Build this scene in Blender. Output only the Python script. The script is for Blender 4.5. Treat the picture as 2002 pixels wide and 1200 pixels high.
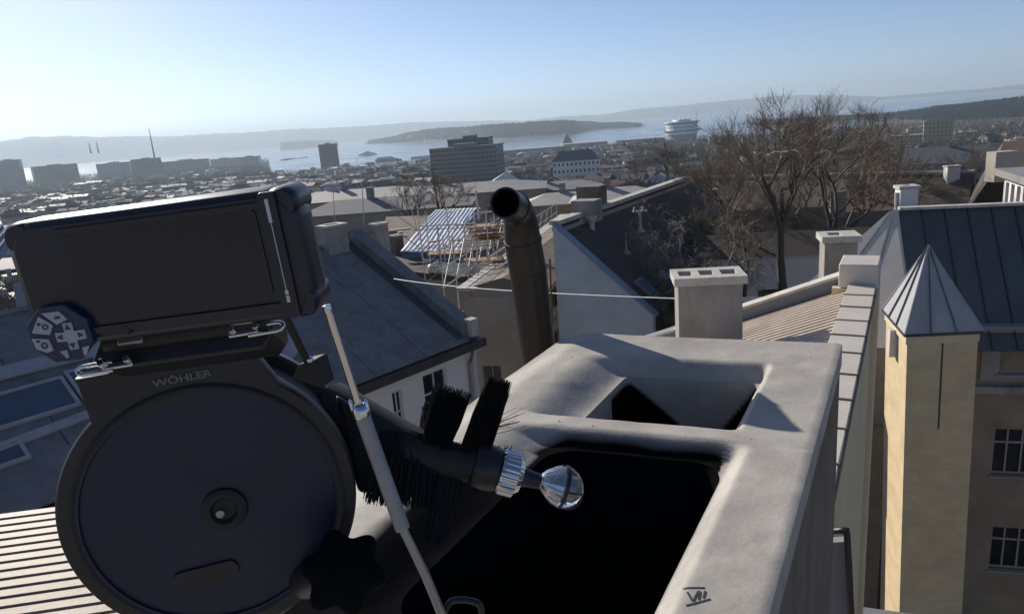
import bpy, math, random
import numpy as np
from mathutils import Vector, Matrix, noise as mnoise
random.seed(7); rnd = random.Random(11)
sc = bpy.context.scene
for o in list(bpy.data.objects): bpy.data.objects.remove(o)
R_ = math.radians
# ------------------------------------------------------------------ camera
FPX = 1400.0; PITCH = R_(14.27); ROLL = R_(4.5)
cR = Vector((1, 0, 0)); cU = Vector((0, math.sin(PITCH), math.cos(PITCH))); cF = Vector((0, math.cos(PITCH), -math.sin(PITCH)))
CX = cR * math.cos(ROLL) - cU * math.sin(ROLL)
CY = cU * math.cos(ROLL) + cR * math.sin(ROLL)
cam_d = bpy.data.cameras.new('camera'); cam = bpy.data.objects.new('camera', cam_d)
sc.collection.objects.link(cam); sc.camera = cam
cam_d.sensor_width = 36; cam_d.lens = 36 * FPX / 2002
cam_d.clip_start = 0.05; cam_d.clip_end = 80000
m = Matrix((CX, CY, -cF)).transposed().to_4x4(); cam.matrix_world = m
# ------------------------------------------------------------------ world, sun, exposure
SUN_AZ = R_(-36); SUN_EL = R_(27)
w = bpy.data.worlds.new('World'); sc.world = w; w.use_nodes = True
nt = w.node_tree; nt.nodes.clear()
out = nt.nodes.new('ShaderNodeOutputWorld'); bg = nt.nodes.new('ShaderNodeBackground')
sky = nt.nodes.new('ShaderNodeTexSky'); sky.sky_type = 'NISHITA'; sky.sun_disc = False
sky.sun_elevation = SUN_EL; sky.sun_rotation = SUN_AZ; sky.altitude = 60
sky.air_density = 0.5; sky.dust_density = 0.35; sky.ozone_density = 3.0
bg.inputs[1].default_value = 0.095
nt.links.new(sky.outputs[0], bg.inputs[0]); nt.links.new(bg.outputs[0], out.inputs[0])
S = Vector((math.sin(SUN_AZ) * math.cos(SUN_EL), math.cos(SUN_AZ) * math.cos(SUN_EL), math.sin(SUN_EL)))
sl = bpy.data.lights.new('sun', 'SUN'); sl.energy = 5.0; sl.angle = R_(0.5); sl.color = (1.0, .92, .80)
so = bpy.data.objects.new('sun', sl); sc.collection.objects.link(so)
so.rotation_mode = 'QUATERNION'; so.rotation_quaternion = S.to_track_quat('Z', 'Y')
sc.view_settings.view_transform = 'Standard'; sc.view_settings.look = 'None'
sc.view_settings.exposure = 0.3; sc.view_settings.gamma = 1; sc.view_settings.use_curve_mapping = False
sc.cycles.volume_bounces = 0; sc.cycles.max_bounces = 6
# ------------------------------------------------------------------ helpers
def ray(x, y): return cF + CX * ((x - 1001) / FPX) + CY * ((600 - y) / FPX)
def W(x, y, z): d = ray(x, y); return d * (z / d.z)
def D(x, y, dist): d = ray(x, y); return d * (dist / math.hypot(d.x, d.y))
def L3(x, y, dist): return ray(x, y).normalized() * dist
def onplane(x, y, P, n): d = ray(x, y); return d * (P.dot(n) / d.dot(n))
def azv(a): a = R_(a); return Vector((math.sin(a), math.cos(a), 0))
def azd(az, d, z=0): v = azv(az) * d; v.z = z; return v
def V(*a): return Vector(a)
ZUP = V(0, 0, 1)
def sm(x): x = max(0., min(1., x)); return x * x * (3 - 2 * x)
def fbm(x, y, z=0, o=3): return mnoise.fractal(Vector((x, y, z)), 1.0, 2.0, o)

class MB:
    def __init__(s): s.v = []; s.f = []; s.mi = []; s.cur = 0
    def add(s, vs, fs):
        b = len(s.v); s.v += [tuple(p) for p in vs]; s.f += [tuple(i + b for i in f) for f in fs]; s.mi += [s.cur] * len(fs)
    def poly(s, pts): s.add(pts, [tuple(range(len(pts)))])
    def obox(s, o, a, b, c):
        o = Vector(o); a = Vector(a); b = Vector(b); c = Vector(c)
        P = [o, o + a, o + a + b, o + b, o + c, o + a + c, o + a + b + c, o + b + c]
        F = [(0, 3, 2, 1), (4, 5, 6, 7), (0, 1, 5, 4), (1, 2, 6, 5), (2, 3, 7, 6), (3, 0, 4, 7)]
        if a.cross(b).dot(c) < 0: F = [f[::-1] for f in F]
        s.add(P, F); return s
    def box(s, x0, y0, z0, x1, y1, z1): return s.obox((x0, y0, z0), (x1 - x0, 0, 0), (0, y1 - y0, 0), (0, 0, z1 - z0))
    def prism(s, pts, vec):
        n = len(pts); pts = [Vector(p) for p in pts]; vec = Vector(vec)
        nn = sum(((pts[i] - pts[0]).cross(pts[(i + 1) % n] - pts[0]) for i in range(n)), Vector())
        q = [p + vec for p in pts]
        F = [tuple(range(n))[::-1], tuple(range(n, 2 * n))] + [(i, (i + 1) % n, n + (i + 1) % n, n + i) for i in range(n)]
        if nn.dot(vec) < 0: F = [f[::-1] for f in F]
        s.add(pts + q, F); return s
    def tube(s, path, rad, n=10, cap=True):
        path = [Vector(p) for p in path]
        if not hasattr(rad, '__len__'): rad = [rad] * len(path)
        vs = []; up = None
        for i, p in enumerate(path):
            t = (path[min(i + 1, len(path) - 1)] - path[max(i - 1, 0)]).normalized()
            if up is None: up = t.orthogonal().normalized()
            up = (up - t * up.dot(t)).normalized(); sd = t.cross(up)
            for k in range(n):
                a = 2 * math.pi * k / n; vs.append(p + (up * math.cos(a) + sd * math.sin(a)) * rad[i])
        fs = []
        for i in range(len(path) - 1):
            for k in range(n):
                k2 = (k + 1) % n; fs.append((i * n + k, i * n + k2, (i + 1) * n + k2, (i + 1) * n + k))
        if cap:
            fs.append(tuple(range(n))[::-1]); fs.append(tuple(range((len(path) - 1) * n, len(path) * n)))
        s.add(vs, fs); return s
    def lathe(s, prof, o=(0, 0, 0), ax=(0, 0, 1), n=32, sx=None, wob=None):
        # prof: list of (radius, height along ax)
        o = Vector(o); ax = Vector(ax).normalized(); u = Vector(sx).normalized() if sx else ax.orthogonal().normalized(); v = ax.cross(u)
        vs = []; fs = []
        for i, (r, h) in enumerate(prof):
            for k in range(n):
                a = 2 * math.pi * k / n; rr = r * (wob(a, i) if wob else 1)
                vs.append(o + ax * h + (u * math.cos(a) + v * math.sin(a)) * rr)
        for i in range(len(prof) - 1):
            for k in range(n):
                k2 = (k + 1) % n; fs.append((i * n + k, i * n + k2, (i + 1) * n + k2, (i + 1) * n + k))
        if prof[0][0] > 1e-5: fs.append(tuple(range(n))[::-1])
        if prof[-1][0] > 1e-5: fs.append(tuple(range((len(prof) - 1) * n, len(prof) * n)))
        s.add(vs, fs); return s
    def grid(s, P, close=False):
        nr = len(P); nc = len(P[0]); vs = [p for row in P for p in row]; fs = []
        for i in range(nr - 1):
            for j in range(nc if close else nc - 1):
                j2 = (j + 1) % nc; fs.append((i * nc + j, i * nc + j2, (i + 1) * nc + j2, (i + 1) * nc + j))
        s.add(vs, fs); return s
    def mesh(s, name, mats, org=(0, 0, 0), smooth=False):
        me = bpy.data.meshes.new(name); ox, oy, oz = org
        me.from_pydata([(x - ox, y - oy, z - oz) for x, y, z in s.v], [], s.f)
        for mm in (mats if isinstance(mats, (list, tuple)) else [mats]): me.materials.append(mm)
        if isinstance(mats, (list, tuple)) and len(mats) > 1: me.polygons.foreach_set('material_index', s.mi)
        me.validate(); me.update()
        if smooth: me.shade_smooth() if hasattr(me, 'shade_smooth') else me.polygons.foreach_set('use_smooth', [True] * len(me.polygons))
        return me

def link(o): sc.collection.objects.link(o); return o
def tag(o, label=None, cat=None, group=None, kind=None):
    if label: o['label'] = label
    if cat: o['category'] = cat
    if group: o['group'] = group
    if kind: o['kind'] = kind
    return o
def thing(name, label, cat, loc=(0, 0, 0), group=None, mat4=None):
    o = bpy.data.objects.new(name, None); o.empty_display_size = .2; link(o)
    if mat4 is not None: o.matrix_world = mat4; o['org'] = (0., 0., 0.)
    else: o.location = loc; o['org'] = tuple(float(c) for c in loc)
    return tag(o, label, cat, group)
def smooth_by_angle(o, ang=35):
    me = o.data
    me.polygons.foreach_set('use_smooth', [True] * len(me.polygons))
    try: me.set_sharp_from_angle(angle=R_(ang))
    except Exception: pass
def build(name, mb, mats, parent=None, smooth=None, bevel=0, label=None, kind=None, org=None):
    if parent is not None:
        q = parent
        while q.parent is not None: q = q.parent
        og = tuple(q['org']) if 'org' in q else (0, 0, 0)
    else:
        og = org or (0, 0, 0)
    me = mb.mesh(name, mats, og)
    o = bpy.data.objects.new(name, me); link(o)
    if parent is not None: o.parent = parent
    else: o.location = og; o['org'] = tuple(float(c) for c in og)
    if smooth: smooth_by_angle(o, smooth)
    if bevel:
        b = o.modifiers.new('bevel', 'BEVEL'); b.width = bevel; b.segments = 3; b.limit_method = 'ANGLE'; b.angle_limit = R_(40)
        b.harden_normals = False; smooth_by_angle(o, 40)
    return tag(o, label, None, None, kind)
def copy_tree(o, parent=None):
    c = o.copy(); link(c)
    if parent is not None: c.parent = parent
    for ch in o.children: copy_tree(ch, c)
    return c

MATS = {}
def mat(name, col, rough=.75, metal=0., var=.25, scale=3., bump=.15, bscale=25., stretch=(1, 1, 1), col2=None, thr=(.4, .7), spec=.5, dist=.02, bands=None):
    if name in MATS: return MATS[name]
    m = bpy.data.materials.new(name); m.use_nodes = True; t = m.node_tree; N = t.nodes; Lk = t.links
    b = N['Principled BSDF']; b.inputs['Roughness'].default_value = rough; b.inputs['Metallic'].default_value = metal
    b.inputs['Specular IOR Level'].default_value = spec
    tc = N.new('ShaderNodeTexCoord'); mp = N.new('ShaderNodeMapping'); mp.inputs['Scale'].default_value = stretch
    Lk.new(tc.outputs['Object'], mp.inputs[0])
    n1 = N.new('ShaderNodeTexNoise'); n1.inputs['Scale'].default_value = scale; n1.inputs['Detail'].default_value = 6; n1.inputs['Roughness'].default_value = .65
    Lk.new(mp.outputs[0], n1.inputs['Vector'])
    cr = N.new('ShaderNodeValToRGB'); c = Vector(col)
    cr.color_ramp.elements[0].position = .3; cr.color_ramp.elements[1].position = .72
    lo = c * (1 - var); hi = c * (1 + var)
    cr.color_ramp.elements[0].color = (*lo, 1); cr.color_ramp.elements[1].color = (*hi, 1)
    Lk.new(n1.outputs['Fac'], cr.inputs[0]); last = cr.outputs[0]
    if col2:
        n2 = N.new('ShaderNodeTexNoise'); n2.inputs['Scale'].default_value = scale * .45; n2.inputs['Detail'].default_value = 8; n2.inputs['Roughness'].default_value = .7
        Lk.new(mp.outputs[0], n2.inputs['Vector'])
        mr = N.new('ShaderNodeMapRange'); mr.inputs[1].default_value = thr[0]; mr.inputs[2].default_value = thr[1]
        Lk.new(n2.outputs['Fac'], mr.inputs[0])
        mx = N.new('ShaderNodeMix'); mx.data_type = 'RGBA'; Lk.new(mr.outputs[0], mx.inputs[0]); Lk.new(last, mx.inputs[6])
        mx.inputs[7].default_value = (*col2, 1); last = mx.outputs[2]
    Lk.new(last, b.inputs['Base Color'])
    if bump:
        n3 = N.new('ShaderNodeTexNoise'); n3.inputs['Scale'].default_value = bscale; n3.inputs['Detail'].default_value = 5
        Lk.new(mp.outputs[0], n3.inputs['Vector'])
        bp = N.new('ShaderNodeBump'); bp.inputs['Strength'].default_value = bump; bp.inputs['Distance'].default_value = dist
        Lk.new(n3.outputs['Fac'], bp.inputs['Height']); Lk.new(bp.outputs[0], b.inputs['Normal'])
    MATS[name] = m; return m

M_slab = mat('cement', (.42, .39, .35), .7, var=.12, scale=9, bump=.25, bscale=110, col2=(.28, .265, .245), thr=(.40, .66), dist=.003)
M_chim = mat('chimney_render', (.17, .135, .10), .9, var=.25, scale=5, bump=.3, bscale=30, dist=.01)
M_soot = mat('soot_shade', (.006, .006, .007), .95, var=.4, scale=6, spec=.08)
M_pipe = mat('weathered_pipe', (.035, .032, .031), .42, metal=.3, var=.35, scale=6, stretch=(1, 1, .35), bump=.12, bscale=14, col2=(.055, .048, .04), thr=(.5, .75), dist=.004)
M_rib = mat('ribbed_sheet', (.55, .47, .39), .55, metal=.0, var=.18, scale=2, bump=.1, col2=(.40, .30, .22), thr=(.5, .75))
M_riblow = mat('weathered_ribbed_sheet', (.25, .205, .16), .6, var=.2, scale=3, bump=.15, col2=(.17, .12, .08), thr=(.45, .7))
M_cope = mat('coping_sheet', (.58, .53, .47), .5, metal=.1, var=.1, scale=2.5, bump=.1)
M_cream = mat('cream_render', (.62, .52, .34), .9, var=.1, scale=.8, bump=.25, bscale=12, stretch=(1, 1, .5), col2=(.50, .41, .27), thr=(.45, .72))
M_greyparapet = mat('grey_parapet', (.20, .21, .23), .85, var=.12, scale=2)
M_grender = mat('grey_render', (.30, .285, .26), .92, var=.2, scale=3.2, bump=.4, bscale=18, col2=(.19, .17, .15), thr=(.45, .68), stretch=(1, 1, .45))
M_cap = mat('pale_cap', (.48, .46, .42), .85, var=.15, scale=6, bump=.3, bscale=30, col2=(.26, .24, .22), thr=(.5, .72), dist=.01)
M_darkroof = mat('dark_seam_roof', (.085, .09, .095), .55, metal=.1, var=.12, scale=1.2, stretch=(1, 1, .3), bump=.05)
M_seam = mat('seam_metal', (.045, .05, .056), .5, metal=.3, var=.1)
M_spire = mat('spire_metal', (.33, .335, .35), .55, metal=.0, var=.15, scale=2.5, stretch=(1, 1, .3), bump=.08)
M_spire_seam = mat('spire_seam', (.14, .16, .19), .45, metal=.4)
M_tower = mat('tower_render', (.60, .475, .29), .93, var=.12, scale=2.2, stretch=(1, 1, 1.8), bump=.35, bscale=26, col2=(.48, .375, .235), thr=(.44, .7))
M_court = mat('court_render', (.27, .205, .14), .92, var=.25, scale=1.0, bump=.2, bscale=8)
M_courtblue = mat('court_grey', (.24, .22, .20), .9, var=.2, scale=1.5)
M_glass = mat('window_glass', (.018, .02, .024), .12, var=.2, bump=0)
M_frame = mat('window_frame', (.55, .55, .54), .6, var=.05)
M_framed = mat('dim_frame', (.30, .27, .22), .7, var=.1)
M_slate = mat('roof_felt', (.155, .155, .16), .55, var=.3, scale=1.6, bump=.3, bscale=7, stretch=(1.3, 1.3, .5), col2=(.20, .205, .21), thr=(.47, .66))
M_slate2 = mat('roof_felt_dark', (.06, .065, .075), .65, var=.2, scale=1.5, bump=.2)
M_eave = mat('dark_gutter', (.05, .042, .038), .6, var=.2)
M_white = mat('white_render', (.72, .70, .68), .9, var=.06, scale=1.2, bump=.1)
M_bluewall = mat('pale_blue_render', (.52, .54, .57), .9, var=.1, scale=.9, bump=.15, col2=(.44, .455, .48), thr=(.45, .7))
M_bluetrim = mat('blue_trim', (.22, .29, .38), .5, metal=.2, var=.1)
M_brownroof = mat('brown_roof', (.072, .06, .052), .85, var=.3, scale=1.5, bump=.25, bscale=8)
M_brownroof2 = mat('weathered_brown_roof', (.17, .14, .11), .9, var=.35, scale=.7, bump=.3, bscale=5, col2=(.15, .12, .09), thr=(.5, .7))
M_facade = mat('old_facade', (.34, .305, .255), .93, var=.18, scale=.5, bump=.3, bscale=5, col2=(.26, .23, .19), thr=(.45, .7))
M_scaf = mat('scaffold_steel', (.55, .54, .52), .4, metal=.5, var=.15)
M_wood = mat('timber', (.40, .24, .12), .8, var=.3, scale=3)
M_tarp = mat('white_tarp', (.86, .86, .86), .45, var=.08, scale=1)
M_tarpb = mat('blue_tarp', (.10, .15, .26), .5, var=.15, scale=1)
M_bark = mat('bark', (.10, .085, .07), .9, var=.3, scale=6, bump=.3)
M_bark2 = mat('pale_bark', (.19, .17, .145), .85, var=.25, scale=4, bump=.2)
M_twig = mat('twigs', (.25, .205, .155), .9, var=.35, scale=.4, bump=0)
M_twigf = mat('far_twigs', (.115, .092, .068), .95, var=.4, scale=.15, bump=0)
M_ground = mat('town_ground', (.060, .052, .042), .95, var=.45, scale=.02, bump=.3, bscale=.5, col2=(.045, .05, .035), thr=(.4, .6), dist=.3)
M_hill = mat('forest_hill', (.035, .04, .032), .95, var=.35, scale=.006, bump=.4, bscale=.03, dist=20)
M_black = mat('black_plastic', (.012, .012, .014), .42, var=.15, scale=8, bump=.08, bscale=220, dist=.001)
M_rubber = mat('black_rubber', (.010, .0095, .010), .6, var=.2, scale=8, bump=.15, bscale=180, dist=.001)
M_navy = mat('navy_plastic', (.006, .008, .032), .45, var=.3, scale=7, bump=.1, bscale=200, dist=.001, col2=(.014, .014, .032), thr=(.5, .75))
M_shell = mat('housing_plastic', (.013, .014, .026), .36, var=.12, scale=6, bump=.06, bscale=260, dist=.001)
M_screen = mat('screen_glass', (.011, .011, .018), .35, var=.15, scale=3, bump=0)
M_drumw = mat('drum_frame', (.020, .017, .016), .5, var=.2, scale=8, bump=.12, bscale=150, dist=.001, col2=(.036, .031, .028), thr=(.5, .75))
M_key = mat('grey_keys', (.36, .38, .43), .5, var=.05, scale=8, bump=0)
M_keyblue = mat('keypad_blue', (.012, .022, .07), .4, var=.1, bump=0)
M_print = mat('grey_print', (.13, .13, .135), .5, var=.05, bump=0)
M_printw = mat('white_print', (.55, .55, .56), .5, var=.05, bump=0)
M_chrome = mat('chrome', (.62, .62, .64), .14, metal=1., var=.05, scale=5, bump=0)
M_alu = mat('brushed_grip', (.30, .30, .31), .5, metal=.5, var=.12, scale=30, bump=.4, bscale=400, dist=.001)
M_steel = mat('dull_steel', (.30, .30, .31), .35, metal=.9, var=.1, bump=0)
M_brist = mat('bristle', (.007, .007, .007), .7, var=.2, bump=0, spec=.25)
M_marker = mat('pencil_mark', (.03, .03, .03), .8, bump=0)
M_wire = mat('white_wire', (.6, .6, .58), .5, bump=0)
def simple_glass():
    m = bpy.data.materials.new('lens_dome'); m.use_nodes = True; b = m.node_tree.nodes['Principled BSDF']
    b.inputs['Base Color'].default_value = (.8, .82, .86, 1); b.inputs['Roughness'].default_value = .03
    b.inputs['Transmission Weight'].default_value = .92; b.inputs['IOR'].default_value = 1.35
    return m
M_dome = simple_glass()

def wallface(mb, O, ux, n, Wd, H, holes, fr, gl, depth=.14, up=ZUP, name='window', parent=None, mullion=(2, 2), framemat=None, glmat=None, fw=.06, sill=True, transom=None):
    """wall rectangle from O along ux (width Wd) and up (height H), outward n, with real recessed window openings"""
    us = sorted({0., Wd} | {h[0] for h in holes} | {h[1] for h in holes}); vs = sorted({0., H} | {h[2] for h in holes} | {h[3] for h in holes})
    def P(u, v, d=0.): return O + ux * u + up * v - n * d
    for i in range(len(us) - 1):
        for j in range(len(vs) - 1):
            um = (us[i] + us[i + 1]) / 2; vm = (vs[j] + vs[j + 1]) / 2
            if any(h[0] < um < h[1] and h[2] < vm < h[3] for h in holes): continue
            mb.poly([P(us[i], vs[j]), P(us[i + 1], vs[j]), P(us[i + 1], vs[j + 1]), P(us[i], vs[j + 1])])
    for (u0, u1, v0, v1) in holes:
        for a, b_ in (((u0, v0), (u1, v0)), ((u1, v0), (u1, v1)), ((u1, v1), (u0, v1)), ((u0, v1), (u0, v0))):
            mb.poly([P(*a), P(*b_), P(*b_, depth + .1), P(*a, depth + .1)])
        f = MB(); W_ = u1 - u0; H_ = v1 - v0
        def bar(a0, a1, b0, b1, dd=depth): f.obox(P(a0, b0, dd), ux * (a1 - a0), up * (b1 - b0), n * -.05)
        bar(u0, u0 + fw, v0, v1); bar(u1 - fw, u1, v0, v1); bar(u0 + fw, u1 - fw, v0, v0 + fw); bar(u0 + fw, u1 - fw, v1 - fw, v1)
        for k in range(1, mullion[0]):
            c = u0 + W_ * k / mullion[0]; bar(c - fw * .4, c + fw * .4, v0 + fw, v1 - fw, depth + .004)
        rows = [k / mullion[1] for k in range(1, mullion[1])] if transom is None else [transom]
        for r_ in rows:
            c = v0 + H_ * r_; bar(u0 + fw, u1 - fw, c - fw * .5, c + fw * .5, depth + .008)
        fo = build(name, f, framemat or M_frame, parent)
        g = MB().poly([P(u0, v0, depth + .05), P(u1, v0, depth + .05), P(u1, v1, depth + .05), P(u0, v1, depth + .05)]) if False else MB()
        g.poly([P(u0, v0, depth + .06), P(u1, v0, depth + .06), P(u1, v1, depth + .06), P(u0, v1, depth + .06)])
        build('pane', g, glmat or M_glass, fo)
        if sill:
            s_ = MB(); s_.obox(P(u0 - .06, v0 - .07, .0), ux * (W_ + .12), up * .05, n * .08); build('sill', s_, framemat or M_frame, fo)

# ================================================================== SETTING: terrain, water, hills
def shore(az):
    return 4300 if az < -19.5 else (4300 - (az + 19.5) / 2.5 * 1800 if az < -17 else (2500 if az < 17 else 2500 + (az - 17) * 40))
KN = [(0, -24), (60, -24), (110, -29), (180, -35), (300, -43), (600, -56), (1000, -67), (1600, -79), (2200, -86), (2500, -88.5), (9000, -89)]
def tz(d):
    for (a, za), (b, zb) in zip(KN, KN[1:]):
        if d <= b: return za + (zb - za) * (d - a) / (b - a)
    return -89
rows = []
for i in range(46):
    f = i / 45
    row = []
    for j in range(121):
        az = -60 + j
        if az > 60: az = 60
        dmax = shore(az); d = 2 * (dmax / 2) ** f
        z = tz(d) + (fbm(az * .15, d * .004) * min(3, d * .004)) - (4 * sm((d / dmax - .97) / .03))
        row.append(azd(az, d, z))
    rows.append(row)
mb = MB(); mb.grid(rows)
# behind and beside the camera the ground just goes on
mb.poly([V(-3000, -3000, -30), V(3000, -3000, -30), V(3000, .5, -30), V(-3000, .5, -30)])
mb2 = MB(); mb2.poly([V(-400, -400, -25), V(400, -400, -25), V(400, -6, -25), V(-400, -6, -25)]); build('bounce_ground', mb2, mat('warm_bounce', (.40, .34, .26), .9, var=.2, scale=.3), kind='structure')  # unseen pale ground behind the camera, added to bounce warm light forward
build('ground', mb, M_ground, kind='structure', smooth=60)

def water_mat():
    m = bpy.data.materials.new('fjord_water'); m.use_nodes = True; t = m.node_tree; b = t.nodes['Principled BSDF']
    b.inputs['Base Color'].default_value = (.05, .09, .13, 1); b.inputs['Roughness'].default_value = .16; b.inputs['IOR'].default_value = 1.33
    tc = t.nodes.new('ShaderNodeTexCoord'); mp = t.nodes.new('ShaderNodeMapping'); mp.inputs['Scale'].default_value = (.006, .012, 1)
    t.links.new(tc.outputs['Object'], mp.inputs[0])
    n = t.nodes.new('ShaderNodeTexNoise'); n.inputs['Scale'].default_value = 1; n.inputs['Detail'].default_value = 8; t.links.new(mp.outputs[0], n.inputs[0])
    cr = t.nodes.new('ShaderNodeMapRange'); cr.inputs[1].default_value = .35; cr.inputs[2].default_value = .65; cr.inputs[3].default_value = .08; cr.inputs[4].default_value = .28
    t.links.new(n.outputs[0], cr.inputs[0]); t.links.new(cr.outputs[0], b.inputs['Roughness'])
    n2 = t.nodes.new('ShaderNodeTexNoise'); n2.inputs['Scale'].default_value = .15; n2.inputs['Detail'].default_value = 3; t.links.new(tc.outputs['Object'], n2.inputs[0])
    bp = t.nodes.new('ShaderNodeBump'); bp.inputs['Strength'].default_value = .4; bp.inputs['Distance'].default_value = .6
    t.links.new(n2.outputs[0], bp.inputs['Height']); t.links.new(bp.outputs[0], b.inputs['Normal'])
    return m
mb = MB(); mb.grid([[azd(-62 + j * 4, d, -90) for j in range(32)] for d in (1500, 3000, 6000, 12000, 27000)])
build('water', mb, water_mat(), kind='structure')

SURF = {}
def land(name, pts, dist, width, rough=1.0, nx=160, base=None, seed=0):
    """ridge line through photo points (pixels), at a real distance; shore either at dist or on a given pixel line"""
    A = []
    for (x, y) in pts:
        d = ray(x, y); A.append((math.degrees(math.atan2(d.x, d.y)), math.atan2(d.z, math.hypot(d.x, d.y))))
    B = None
    if base:
        B = []
        for (x, y) in base:
            p = W(x, y, -90); dd = min(math.hypot(p.x, p.y), 24000); B.append((math.degrees(math.atan2(p.x, p.y)), dd))
    def ip(T, a):
        if a <= T[0][0]: return T[0][1]
        for (x0, y0), (x1, y1) in zip(T, T[1:]):
            if a <= x1:
                t = (a - x0) / (x1 - x0); t = t * .6 + sm(t) * .4; return y0 + (y1 - y0) * t
        return T[-1][1]
    a0, a1 = A[0][0], A[-1][0]; rows = [[] for _ in range(15)]
    for j in range(nx + 1):
        az = a0 + (a1 - a0) * j / nx; el = ip(A, az); d0 = ip(B, az) if B else dist
        dr = d0 + width * .45; zr = dr * math.tan(el)
        hgt = max(3, zr + 90); zr = -90 + hgt
        edge = min(1, min(j, nx - j) / 6.)
        for i in range(15):
            t = i / 14; d = d0 + width * t
            prof = sm(t / .45) ** .8 if t < .45 else sm((1 - t) / .55)
            n = fbm(az * .9 + seed, d * .0016, seed, 4) * .30 * rough * (1 - abs(prof * 2 - 1)) + (fbm(az * 4 + seed, seed + d * .004, 0, 4) * .035 + fbm(az * 16, d * .01, seed, 2) * .015) * rough
            z = -91.5 + (hgt + 1.5) * max(0, prof * (.25 + .75 * edge if j in (0, nx) else 1) + n * (1 if prof > .02 else 0)) if 0 < i < 14 else -91.5
            rows[i].append(azd(az, d, z))
    mb = MB(); mb.grid(rows); SURF[name] = rows
    return build(name, mb, M_hill, kind='structure', smooth=80)
land('far_hills', [(-260, 285), (-120, 283), (0, 277), (50, 269), (120, 266), (200, 268), (350, 266), (430, 261), (500, 258), (560, 253), (650, 250), (720, 246), (800, 240), (870, 238), (960, 236), (1030, 236), (1100, 228), (1180, 224), (1250, 213), (1300, 209), (1400, 199), (1500, 190), (1560, 186), (1620, 186), (1700, 188), (1750, 194), (1815, 204)], 11000, 4500, seed=1, base=[(-260, 330), (300, 310), (658, 280), (1000, 262), (1286, 246), (1815, 207)])
land('far_right_hills', [(1700, 192), (1745, 188), (1850, 179), (1920, 174), (2001, 165), (2150, 155), (2400, 148)], 15000, 5000, seed=5)
land('middle_shore', [(-300, 312), (-150, 306), (0, 302), (60, 303), (150, 298), (260, 293), (390, 285), (460, 282), (520, 279), (578, 279), (610, 280), (640, 286), (656, 294)], 4600, 1900, seed=9, base=[(-300, 345), (0, 335), (300, 318), (505, 311), (656, 296)])
land('low_point', [(545, 278), (590, 275), (640, 274), (662, 275)], 9000, 900, seed=12, nx=40)
land('harbour_breakwater', [(546, 313), (560, 310), (585, 309), (603, 306)], 3300, 60, seed=14, nx=20, rough=.2, base=[(546, 314.5), (603, 308)])
land('fjord_island', [(712, 279), (730, 276), (770, 270), (800, 262), (850, 255), (900, 253), (950, 249), (1050, 243), (1100, 240), (1150, 242), (1180, 244), (1215, 243), (1240, 245), (1262, 247)], 5500, 1300, seed=21, base=[(712, 283), (810, 280), (993, 274), (1110, 266), (1162, 255), (1262, 249)])
land('right_headland', [(1480, 250), (1540, 248), (1600, 243), (1680, 238), (1737, 234), (1761, 227), (1800, 222), (1836, 216), (1881, 212), (1930, 207), (1965, 203), (2002, 198), (2120, 190), (2350, 178)], 3700, 1500, seed=33, rough=1.2, base=[(1480, 254), (1600, 248), (1737, 243), (1880, 241), (2002, 236), (2350, 215)])
ZT = max(p.z for rw in SURF.values() for q in rw for p in q) + 45
mb = MB(); mb.obox((-27000, -3200, -92.5), (54000, 0, 0), (0, 31000, 0), (0, 0, ZT + 92.5))
hz = MB(); hz.v = mb.v; hz.f = mb.f; hz.mi = mb.mi
mh = bpy.data.materials.new('air_haze'); mh.use_nodes = True; t = mh.node_tree; t.nodes.clear()
vo = t.nodes.new('ShaderNodeVolumePrincipled'); mo = t.nodes.new('ShaderNodeOutputMaterial')
vo.inputs['Color'].default_value = (.68, .84, 1, 1); vo.inputs['Density'].default_value = 0.9e-4; vo.inputs['Anisotropy'].default_value = .25
t.links.new(vo.outputs[0], mo.inputs['Volume'])
build('haze', hz, mh, kind='stuff')

# ================================================================== TREES
def rv(r, s=1.): return V(r.uniform(-s, s), r.uniform(-s, s), r.uniform(-s, s))
NSEG = []
def make_tree(seed, H, trunk_r, spread=.5, levels=5, up=.25, minr=.006, first=.25, nb=(2, 4), sag=0., lean=(0, 0), twig_n=3, ratio=.72):
    r = random.Random(seed); segs = []
    def grow(p, d, L, rad, lv):
        n = 3 if lv < 3 else 2; pts = [p]; q = p.copy()
        for i in range(n):
            d = (d + rv(r, .16 + .05 * lv) + V(0, 0, up * .12 - sag * lv * .08)).normalized()
            q2 = q + d * (L / n); ra = max(minr, rad * (1 - .35 * i / n)); rb = max(minr * .6, rad * (1 - .35 * (i + 1) / n))
            segs.append((q.copy(), q2.copy(), ra, rb, lv)); q = q2; pts.append(q.copy())
        if lv >= levels: return
        k = r.randint(*nb) + (twig_n if lv >= levels - 2 else 0)
        for b in range(k):
            t = r.uniform(.35, 1.) if b else 1.; idx = min(n - 1, int(t * n)); base = pts[idx].lerp(pts[idx + 1], t * n - idx if t < 1 else 1.)
            nd = (d + rv(r, spread * 1.5) + V(0, 0, up - sag * lv * .2)).normalized()
            grow(base, nd, L * ratio * r.uniform(.75, 1.15), rad * r.uniform(.45, .65), lv + 1)
    grow(V(0, 0, 0), V(lean[0], lean[1], 1).normalized(), H * first, trunk_r, 0)
    top = max(s[1].z for s in segs); k = H / top
    tr = MB(); cr = MB(); NSEG.append(len(segs))
    for a, b, ra, rb, lv in segs:
        a = a * k; b = b * k
        t = cr if lv >= 3 else tr; n = 7 if lv < 2 else (4 if lv < 4 else 3)
        t.tube([a, b + (b - a) * .03], [ra, rb], n, cap=False)
    return tr, cr
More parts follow.
